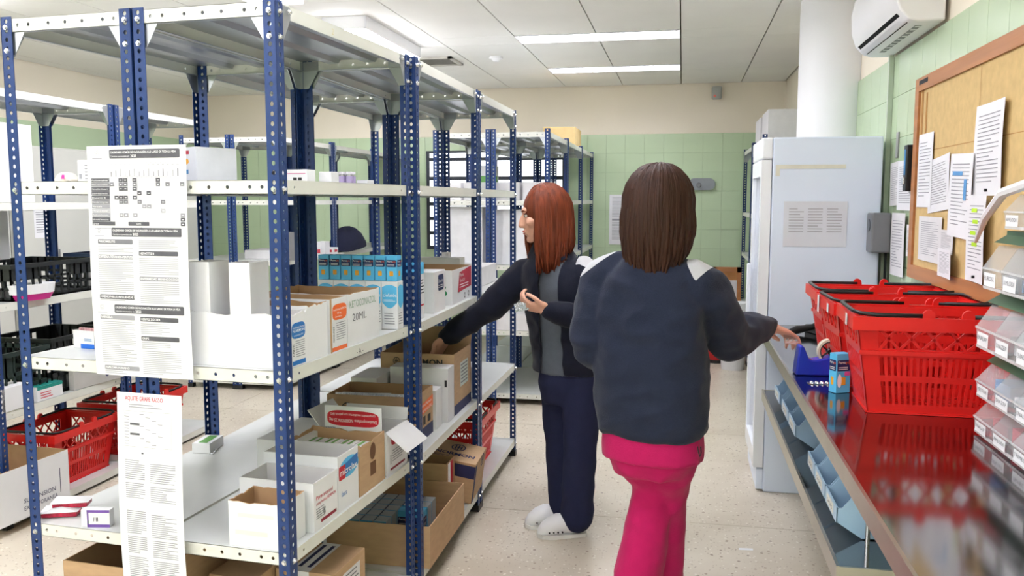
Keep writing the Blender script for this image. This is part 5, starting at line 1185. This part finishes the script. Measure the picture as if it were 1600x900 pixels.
def face_parts(parent, c, F, Rv, U, hairm):
    P = lambda r, f, u: c+Rv*r+F*f+U*u; ax = (Rv, F, U)
    for s in (-1, 1):
        m = MB(); ell3(m, P(s*.031, .0755, .006), ax, (.0125, .008, .0060), 12, 8); e = m.build('eye', mat('eye_white', (235, 230, 226), .25), parent, smooth=True)
        m = MB(); ell3(m, P(s*.031, .0822, .005), ax, (.0055, .0025, .0055), 10, 6); m.build('iris', mat('iris_brown', (54, 36, 26), .2), e)
        m = MB(); m.tube([P(s*.014, .0885, .024), P(s*.03, .0865, .029), P(s*.048, .074, .024)], [.0028, .003, .0015], 6); m.build('eyebrow', hairm, parent)
    m = MB(); ell3(m, P(0, .0925, -.060), ax, (.019, .0055, .0045), 12, 8); ell3(m, P(0, .091, -.070), ax, (.017, .0055, .005), 12, 8); m.build('lips', mat('lip_rose', (196, 104, 104), .4), parent, smooth=True)
def make_hair(parent, c, F, Rv, U, hairm, length, n=430, open_f=.9, taper=.75, seed=3, spread=1.0, rad=(.086, .104, .112), drop_f=0.0, lfun=None, open_l=None):
    rr = random.Random(seed); m = MB(); ax = (Rv, F, U)
    ell3(m, c-F*.020+U*.020, ax, (rad[0]*.965, rad[1]*.94, rad[2]*.965), 28, 18)
    for i in range(n):
        ph = open_f+(2*pi-open_f-(open_l or open_f))*((i+rr.random())/n); lay = rr.random()
        sc = .985+.07*lay; a, b, h = rad[0]*sc, rad[1]*sc, rad[2]*sc
        th0 = R(4+22*rr.random()); pts = []
        part = F*(.05*math.cos(ph)*.0)
        def E(th): return c-F*.012+U*.012+Rv*(a*sin(th)*sin(ph))+F*(b*sin(th)*cos(ph))+U*(h*cos(th))
        for k in range(6): pts.append(E(th0+(R(98)-th0)*k/5))
        base = pts[-1]; out = (base-(c+U*(base-c).dot(U))); L_ = (lfun(ph) if lfun else length)*(1.06-.34*rr.random()**1.6)
        wob = rr.uniform(-1, 1)*.018; w2 = rr.uniform(-1, 1)*.014
        for k in range(1, 7):
            t = k/6; kk = 1+spread*.10*sin(t*pi*.8)-(1-taper)*t**1.5
            q = base-out+out*kk-V(0, 0, 1)*L_*t+F*(drop_f*t*t)
            q += Rv*(wob*sin(t*3+i)*t)+F*(w2*sin(t*4+i*.7)*t); pts.append(q)
        w = .0052+.004*rr.random(); m.tube(pts, [w*.8]+[w*1.2]*5+[w*1.15, w*1.1, w, w*.9, w*.65, w*.25], 5)
    o = m.build('hair', hairm, parent, smooth=True); return o
def clog(parent, toe, heel, name='clog'):
    toe = Vector(toe); heel = Vector(heel); d = (toe-heel).normalized(); s = V(-d.y, d.x, 0); L_ = (toe-heel).length; m = MB(); rings = []
    n = 18
    for t, w, h, zc in ((.0, .022, .035, .035), (.06, .034, .05, .045), (.2, .037, .055, .05), (.42, .040, .062, .055), (.6, .046, .066, .055), (.78, .046, .056, .045), (.92, .036, .04, .032), (1.0, .014, .02, .022)):
        c = heel+d*(L_*t); rings.append([V(c.x, c.y, 0)+s*(w*cos(2*pi*k/n))+V(0, 0, max(.012, zc+h*.75*sin(2*pi*k/n)*(1.0 if sin(2*pi*k/n) > 0 else .9))) for k in range(n)])
    m.ring(rings); me = m.mesh(name, mat('clog_white', (240, 240, 242), .4, 0, .02)); o = link(name, me, parent); autosmooth(o, 60)
    m = MB(); pts = []
    for t, w in ((-.01, .014), (.03, .034), (.25, .038), (.45, .042), (.65, .049), (.8, .048), (.93, .037), (1.01, .014)): pts.append((t, w))
    ol = [heel+d*(L_*t)+s*w for t, w in pts]+[heel+d*(L_*t)-s*w for t, w in pts[::-1]]
    m.ring([[V(p.x, p.y, zz) for p in ol] for zz in (.001, .018)]); m.build('sole', mat('clog_sole', (228, 226, 222), .5), o)
    for sg in (-1, 1):
        for t in (.52, .61, .70, .79):
            c = heel+d*(L_*t)+s*(sg*.0445)+V(0, 0, .033); MB().cyl(c-s*sg*.004, c+s*sg*.002, .0038, .0038, 8).build('vent_hole', M_dark, o)
        c = heel+d*(L_*.2)+s*(sg*.036)+V(0, 0, .055); MB().cyl(c, c+s*sg*.004, .006, .006, 10).build('strap_rivet', M_dark, o)
    m = MB(); h0 = heel-d*.004
    m.tube([heel+d*(L_*.22)+s*.037+V(0, 0, .055), heel+d*.02+s*.03+V(0, 0, .075), h0+V(0, 0, .082), heel+d*.02-s*.03+V(0, 0, .075), heel+d*(L_*.22)-s*.037+V(0, 0, .055)], .006, 8); m.build('heel_strap', mat('clog_white', (240, 240, 242), .4), o)
    return o
def patch_mat(name, c1, c2, rough=.9):
    m = mat(name, c1, rough, 0, .09, 220, .25, 320, spec=.2, sheen=.12); nt = m.node_tree; b = nt.nodes['Principled BSDF']
    src = b.inputs['Base Color'].links[0].from_socket
    at = nt.nodes.new('ShaderNodeAttribute'); at.attribute_name = 'patch'; g = nt.nodes.new('ShaderNodeMath'); g.operation = 'GREATER_THAN'; g.inputs[1].default_value = 0.0
    nt.links.new(at.outputs['Fac'], g.inputs[0]); mx = nt.nodes.new('ShaderNodeMix'); mx.data_type = 'RGBA'; mx.inputs['B'].default_value = rgb(*c2)
    nt.links.new(g.outputs[0], mx.inputs['Factor']); nt.links.new(src, mx.inputs['A']); nt.links.new(mx.outputs['Result'], b.inputs['Base Color']); return m
def set_patch(me, fn):
    a = me.attributes.new('patch', 'FLOAT', 'POINT'); a.data.foreach_set('value', [fn(v.co) for v in me.vertices])
M_hairb = mat('hair_dark_brown', (54, 31, 21), .5, 0, .3, 60, .15, 160, stretch=(1, 1, .06), spec=.25)
M_hairr = mat('hair_auburn', (112, 51, 28), .5, 0, .40, 60, .15, 160, stretch=(1, 1, .06), spec=.3)
M_fleece = patch_mat('navy_fleece', (35, 41, 60), (190, 190, 194))
M_fleece2 = patch_mat('dark_navy_fleece', (24, 27, 42), (190, 190, 194))
M_pink = mat('magenta_scrubs', (184, 20, 90), .8, 0, .05, 30, .15, 200, sheen=.1, spec=.25)
M_navy = mat('navy_scrubs', (36, 40, 68), .85, 0, .06, 30, .12, 200, spec=.25)
M_shirt = mat('grey_shirt', (92, 98, 108), .9, 0, .06, 40, .2, 260)

# ---------------------------------------------------------------- woman in magenta trousers, seen from behind
pk = thing('person', 'woman seen from behind in navy fleece jacket and magenta trousers, hand over the counter', 'person', (-.085, 2.79, 0))
pk0 = Vector((-.085, 2.79, 0))
def off(me, o0):
    for v in me.vertices: v.co -= o0
    return me
Fv = V(.26, .966, 0).normalized(); Rv = V(Fv.y, -Fv.x, 0); U = V(0, 0, 1)
shR, elR, wrR = V(.052, 2.755, 1.238), V(.160, 2.93, 1.045), V(.300, 3.15, 1.050)
shL, elL, wrL = V(-.243, 2.835, 1.262), V(-.285, 2.81, 1.015), V(-.20, 3.02, 1.03)
hdc = V(-.070, 2.81, 1.478); HF = V(.34, .935, -.08).normalized(); HR = HF.cross(V(0, 0, 1)).normalized(); HU = HR.cross(HF)
nk = V(-.078, 2.785, 1.30)
# body: one continuous figure
b = MB(); head_volume(b, hdc, HF, HR, HU, nk)
loft(b, [(-.08, 2.79, .74, .15, .10), (-.085, 2.79, .85, .155, .105), (-.09, 2.79, 1.0, .135, .095), (-.095, 2.79, 1.15, .15, .10), (-.09, 2.79, 1.24, .14, .085), (-.08, 2.785, 1.30, .07, .06)], Rv, Fv)
limb(b, [shR, elR, wrR], [.045, .038, .026]); limb(b, [shL, elL, wrL], [.045, .038, .026]); 
hand(b, wrR+V(.012, .016, -.004), V(.74, .50, -.26), V(.15, .1, -1), V(-.35, .8, 0), [.5, .42, .34, .3], .2, .98, .7)
hand(b, wrL, V(.6, .7, .1), V(.5, -.5, .5), V(0, 0, 1), [.5]*4)
hipL, hipR = V(-.155, 2.79, .76), V(-.005, 2.79, .76)
knL, anL = V(-.082, 2.83, .47), V(-.150, 2.75, .08); knR, anR = V(-.040, 2.86, .47), V(-.045, 2.93, .08)
limb(b, [hipL, knL, anL], [.075, .05, .035]); limb(b, [hipR, knR, anR], [.075, .05, .035])
put('body', off(voxmesh('body', b, .0055, 3), pk0), M_skin, pk)
# jacket
j = MB()
loft(j, [(-.082, 2.79, .738, .168, .128), (-.082, 2.79, .755, .180, .138), (-.085, 2.79, .82, .184, .142), (-.092, 2.79, .95, .186, .140), (-.097, 2.79, 1.08, .186, .136), (-.098, 2.79, 1.17, .180, .128), (-.096, 2.79, 1.235, .160, .114), (-.090, 2.788, 1.285, .125, .098), (-.083, 2.786, 1.32, .088, .082), (-.079, 2.788, 1.35, .070, .072), (-.076, 2.79, 1.375, .062, .064)], Rv, Fv)
limb(j, [shR+V(-.045, .01, .01), shR+V(.014, .02, -.02), (shR+elR)/2+V(.010, 0, -.012), elR+V(0, 0, -.006), (elR+wrR)/2, wrR], [.066, .080, .082, .076, .064, .044]); limb(j, [shL+V(.045, 0, .01), shL+V(-.004, 0, -.03), (shL+elL)/2+V(-.004, 0, 0), elL, (elL+wrL)/2, wrL], [.066, .078, .078, .072, .060, .044])
j.cyl(wrR-(wrR-elR).normalized()*.035, wrR+(wrR-elR).normalized()*.012, .043, .039, 16)
jm = voxmesh('jacket', j, .0085, 4, folds(.013, 8, 8, 11))
def pp(co):
    q = co-V(-.085, 2.79, 0); lat = q.dot(Rv); z = co.z
    tri = min((lat-.090)-(1.338-z)*.707, (z-1.250)-(lat-.151)*1.1)
    lef = min(-lat-.11, (z-1.336)+(-lat-.12)*.75) if lat < 0 else -1
    return max(tri, lef)
set_patch(jm, pp); put('jacket', off(jm, pk0), M_fleece, pk)
# drawcord toggle at the hem
m = MB(); c = V(.062, 2.66, .735); m.tube([c, c+V(.004, -.004, -.02), c+V(.008, -.002, -.032), c+V(.012, 0, -.02), c+V(.010, 0, 0)], .002, 6); o = m.build('hem_cord', M_black, pk, tuple(-pk0))
# tunic hem and trousers
tu = MB(); loft(tu, [(-.080, 2.79, .655, .166, .128), (-.081, 2.79, .70, .168, .128), (-.083, 2.79, .80, .160, .12), (-.085, 2.79, .86, .15, .11)], Rv, Fv)
put('tunic', off(voxmesh('tunic', tu, .009, 3, folds(.003, 12, 12, 5)), pk0), M_pink, pk)
tr = MB(); loft(tr, [(-.085, 2.79, .60, .115, .095), (-.082, 2.79, .66, .145, .115), (-.082, 2.79, .74, .157, .118), (-.085, 2.79, .84, .14, .105)], Rv, Fv)
limb(tr, [hipL+V(.012, 0, -.02), V(-.120, 2.80, .64), knL+V(0, 0, .06), (knL+anL)/2, anL+V(0, 0, .0)], [.086, .080, .066, .078, .086]); limb(tr, [hipR+V(-.012, 0, -.02), V(-.022, 2.81, .62), knR+V(.006, 0, .03), (knR+anR)/2, anR+V(0, 0, .0)], [.092, .086, .068, .070, .074])
put('trousers', off(voxmesh('trousers', tr, .009, 4, folds(.011, 8, 8, 7)), pk0), M_pink, pk)
for a in (anL, anR): clog(pk, V(a.x+.05, a.y+.15, 0)-pk0, V(a.x-.01, a.y-.06, 0)-pk0)
make_hair(pk, hdc-pk0, HF, HR, HU, M_hairb, .225, n=700, open_f=.8, taper=.60, seed=5, spread=1.6, rad=(.103, .112, .120), drop_f=-.02, lfun=lambda ph: .165+.085*max(0, -cos(ph)))
face_parts(pk, hdc-pk0, HF, HR, HU, M_hairb)
m = MB(); P_ = lambda r, f, u: hdc-pk0+HR*r+HF*f+HU*u
for s in (-1, 1): m.tube([P_(s*.031+.022*cos(a), .098, .004+.018*sin(a)) for a in [2*pi*k/14 for k in range(15)]], .0014, 6); m.tube([P_(s*.053, .096, .01), P_(s*.078, .05, .012), P_(s*.08, -.01, .008)], .0014, 6)
m.tube([P_(-.009, .1, .008), P_(.009, .1, .008)], .0014, 6); m.build('eyeglasses', M_zinc, pk)
# blister pack in her right hand
t = thing('blister_pack', 'small silver blister pack between the fingers over the counter', 'blister pack', (.372, 3.185, .995), R(30)); t.rotation_euler = (R(58), R(6), R(16)); MB().box(0, .06, -.012, .022, 0, .0015).build('foil', M_foil, t)
for i in range(3): MB().cyl((.015+.016*i, .006, .001), (.015+.016*i, .006, .0065), .0055, .004, 10).build('pill_bubble', M_foil, t)

# ---------------------------------------------------------------- red-haired woman reaching into the carton
rd0 = Vector((-.47, 3.71, 0))
rd = thing('person', 'red-haired woman in an open dark navy jacket and white clogs reaching into a carton', 'person', tuple(rd0))
Fv = V(-.42, -.907, 0).normalized(); Rv = V(Fv.y, -Fv.x, 0)
shR, elR, wrR = V(-.660, 3.750, 1.185), V(-.850, 3.725, 1.015), V(-1.035, 3.70, .885)
shL, elL, wrL = V(-.400, 3.640, 1.205), V(-.340, 3.560, .985), V(-.525, 3.465, 1.045)
hdc = V(-.594, 3.675, 1.437); HF = V(-.955, -.245, -.13).normalized(); HR = HF.cross(V(0, 0, 1)).normalized(); HU = HR.cross(HF)
nk = V(-.545, 3.70, 1.265)
b = MB(); head_volume(b, hdc, HF, HR, HU, nk)
loft(b, [(-.47, 3.71, .72, .145, .10), (-.475, 3.71, .85, .14, .10), (-.495, 3.705, 1.0, .125, .09), (-.52, 3.70, 1.12, .138, .095), (-.535, 3.70, 1.21, .125, .08), (-.545, 3.70, 1.26, .06, .055)], Rv, Fv)
limb(b, [shR, elR, wrR], [.044, .037, .025]); limb(b, [shL, elL, wrL], [.044, .037, .025])
hand(b, wrR, V(-.55, -.05, -.80), V(-.3, -.2, -.9), V(-.1, -.9, 0), [.35, .35, .35, .35], .2)
th_tip = hand(b, wrL+V(-.012, -.002, .004), V(-.93, -.12, .16), V(-.05, .55, .80), V(.15, -.65, .75), [.75, .72, .68, .62], .1, .95, .3)
hipL, hipR = V(-.405, 3.655, .74), V(-.535, 3.77, .74); anL, anR = V(-.435, 3.685, .09), V(-.505, 3.795, .09); knL, knR = V(-.42, 3.655, .44), V(-.525, 3.775, .44)
limb(b, [hipL, knL, anL], [.072, .048, .034]); limb(b, [hipR, knR, anR], [.072, .048, .034])
put('body', off(voxmesh('body', b, .0055, 3), rd0), M_skin, rd)
# shirt
sh_ = MB(); loft(sh_, [(-.47, 3.71, .735, .150, .112), (-.472, 3.71, .80, .150, .114), (-.495, 3.705, 1.0, .138, .106), (-.52, 3.70, 1.12, .148, .112), (-.535, 3.70, 1.21, .128, .094), (-.548, 3.70, 1.265, .070, .070), (-.552, 3.698, 1.30, .062, .064)], Rv, Fv)
put('shirt', off(voxmesh('shirt', sh_, .009, 3, folds(.003, 10, 10, 6)), rd0), M_shirt, rd)
# trousers
tr = MB(); loft(tr, [(-.47, 3.71, .60, .125, .10), (-.47, 3.71, .68, .150, .112), (-.47, 3.71, .80, .142, .106)], Rv, Fv)
limb(tr, [hipL, V(-.415, 3.655, .58), knL, (knL+anL)/2, anL+V(0, 0, .0)], [.088, .084, .074, .072, .074]); limb(tr, [hipR, V(-.53, 3.77, .58), knR, (knR+anR)/2, anR], [.088, .084, .074, .072, .074])
put('trousers', off(voxmesh('trousers', tr, .009, 4, folds(.006, 6, 6, 9)), rd0), M_navy, rd)
# jacket: remeshed volume opened down the front with two clean cuts, then given thickness
j = MB()
loft(j, [(-.462, 3.715, .742, .176, .140), (-.465, 3.713, .80, .180, .142), (-.48, 3.71, .92, .178, .138), (-.51, 3.703, 1.06, .178, .134), (-.53, 3.70, 1.15, .174, .126), (-.54, 3.70, 1.205, .155, .108), (-.547, 3.70, 1.25, .105, .086), (-.552, 3.70, 1.285, .078, .078), (-.553, 3.70, 1.315, .072, .074)], Rv, Fv)
limb(j, [shR+V(.035, -.02, .005), shR+V(-.012, .005, -.012), (shR+elR)/2, elR, (elR+wrR)/2, wrR], [.060, .074, .070, .064, .055, .044]); limb(j, [shL+V(-.03, .02, .0), shL+V(.012, -.008, -.03), (shL+elL)/2, elL, (elL+wrL)/2, wrL], [.058, .068, .066, .060, .052, .040])
jm = voxmesh('jacket', j, .0085, 5, folds(.013, 8, 8, 10))
bmx = bmesh.new(); bmx.from_mesh(jm)
cc = V(-.50, 3.705, 0)
for sgn, o_, tl in ((-1, -.058, .02), (1, .050, -.02)):
    bmesh.ops.bisect_plane(bmx, geom=bmx.verts[:]+bmx.edges[:]+bmx.faces[:], plane_co=cc+Rv*o_+V(0, 0, 1.0), plane_no=(Rv+V(0, 0, .04*sgn)).normalized())
kill = []
for f in bmx.faces:
    c = f.calc_center_median(); q = c-cc; lat = q.dot(Rv); fw = q.dot(Fv)
    lo = -.058+.04*(c.z-1.0); hi = .050-.04*(c.z-1.0)
    axis_f = (V(-.47-(c.z-.74)*.14, 3.71, 0)-cc).dot(Fv)
    arm = (c-wrL).length < .085 or (c-(wrL+elL)/2).length < .09 or (c-elL).length < .08
    if fw > axis_f+.03 and lo < lat < hi and not arm and c.z < 1.33: kill.append(f)
    elif c.z < .748 and abs(f.normal.z) > .7: kill.append(f)
    elif c.z > 1.308 and abs(f.normal.z) > .6: kill.append(f)
bmesh.ops.delete(bmx, geom=kill, context='FACES'); bmx.to_mesh(jm); bmx.free()
jm.polygons.foreach_set('use_smooth', [True]*len(jm.polygons))
def pr2(co):
    q = co-cc; lat = q.dot(Rv); z = co.z; fw = q.dot(Fv)
    return min(-lat-.095+(z-1.25)*.1, z-(1.165+(-lat-.12)*.35), .05-fw+.02)
set_patch(jm, pr2); o = put('jacket', off(jm, rd0), M_fleece2, rd); so = o.modifiers.new('thickness', 'SOLIDIFY'); so.thickness = .006; so.offset = -1
# collar flaps
for o_, sg in ((-.075, -1), (.068, 1)):
    m = MB(); c = V(-.556, 3.695, 1.30)+Fv*.055+Rv*(o_*.75); m.add([c+V(0, 0, .012), c+Rv*(.03*sg)-Fv*.035+V(0, 0, .022), c+Rv*(.045*sg)-Fv*.005+V(0, 0, -.045), c+Fv*.03+Rv*(.0*sg)+V(0, 0, -.075)], [(0, 1, 2, 3), (3, 2, 1, 0)]); o = m.build('collar', M_fleece2, rd, tuple(-rd0)); so = o.modifiers.new('thickness', 'SOLIDIFY'); so.thickness = .004
make_hair(rd, hdc-rd0, HF, HR, HU, M_hairr, .20, n=600, open_f=.80, open_l=1.12, taper=.84, seed=9, spread=.9, rad=(.092, .110, .116), drop_f=-.008, lfun=lambda ph: .235 if abs(ph-pi) > .8 else .17)
face_parts(rd, hdc-rd0, HF, HR, HU, M_hairr)
clog(rd, V(-.605, 3.632, 0)-rd0, V(-.398, 3.70, 0)-rd0); clog(rd, V(-.68, 3.735, 0)-rd0, V(-.47, 3.81, 0)-rd0)
t = thing('blister_pack', 'silver blister pack held in the red-haired woman\'s left hand', 'blister pack', (-.672, 3.452, 1.035)); t.rotation_euler = (R(84), R(-14), R(-8)); MB().box(0, .062, 0, .036, 0, .0015).build('foil', M_foil, t)
for i in range(3):
    for k in range(2): MB().cyl((.012+.019*i, .01+.016*k, .001), (.012+.019*i, .01+.016*k, .007), .006, .0045, 10).build('pill_bubble', M_foil, t)
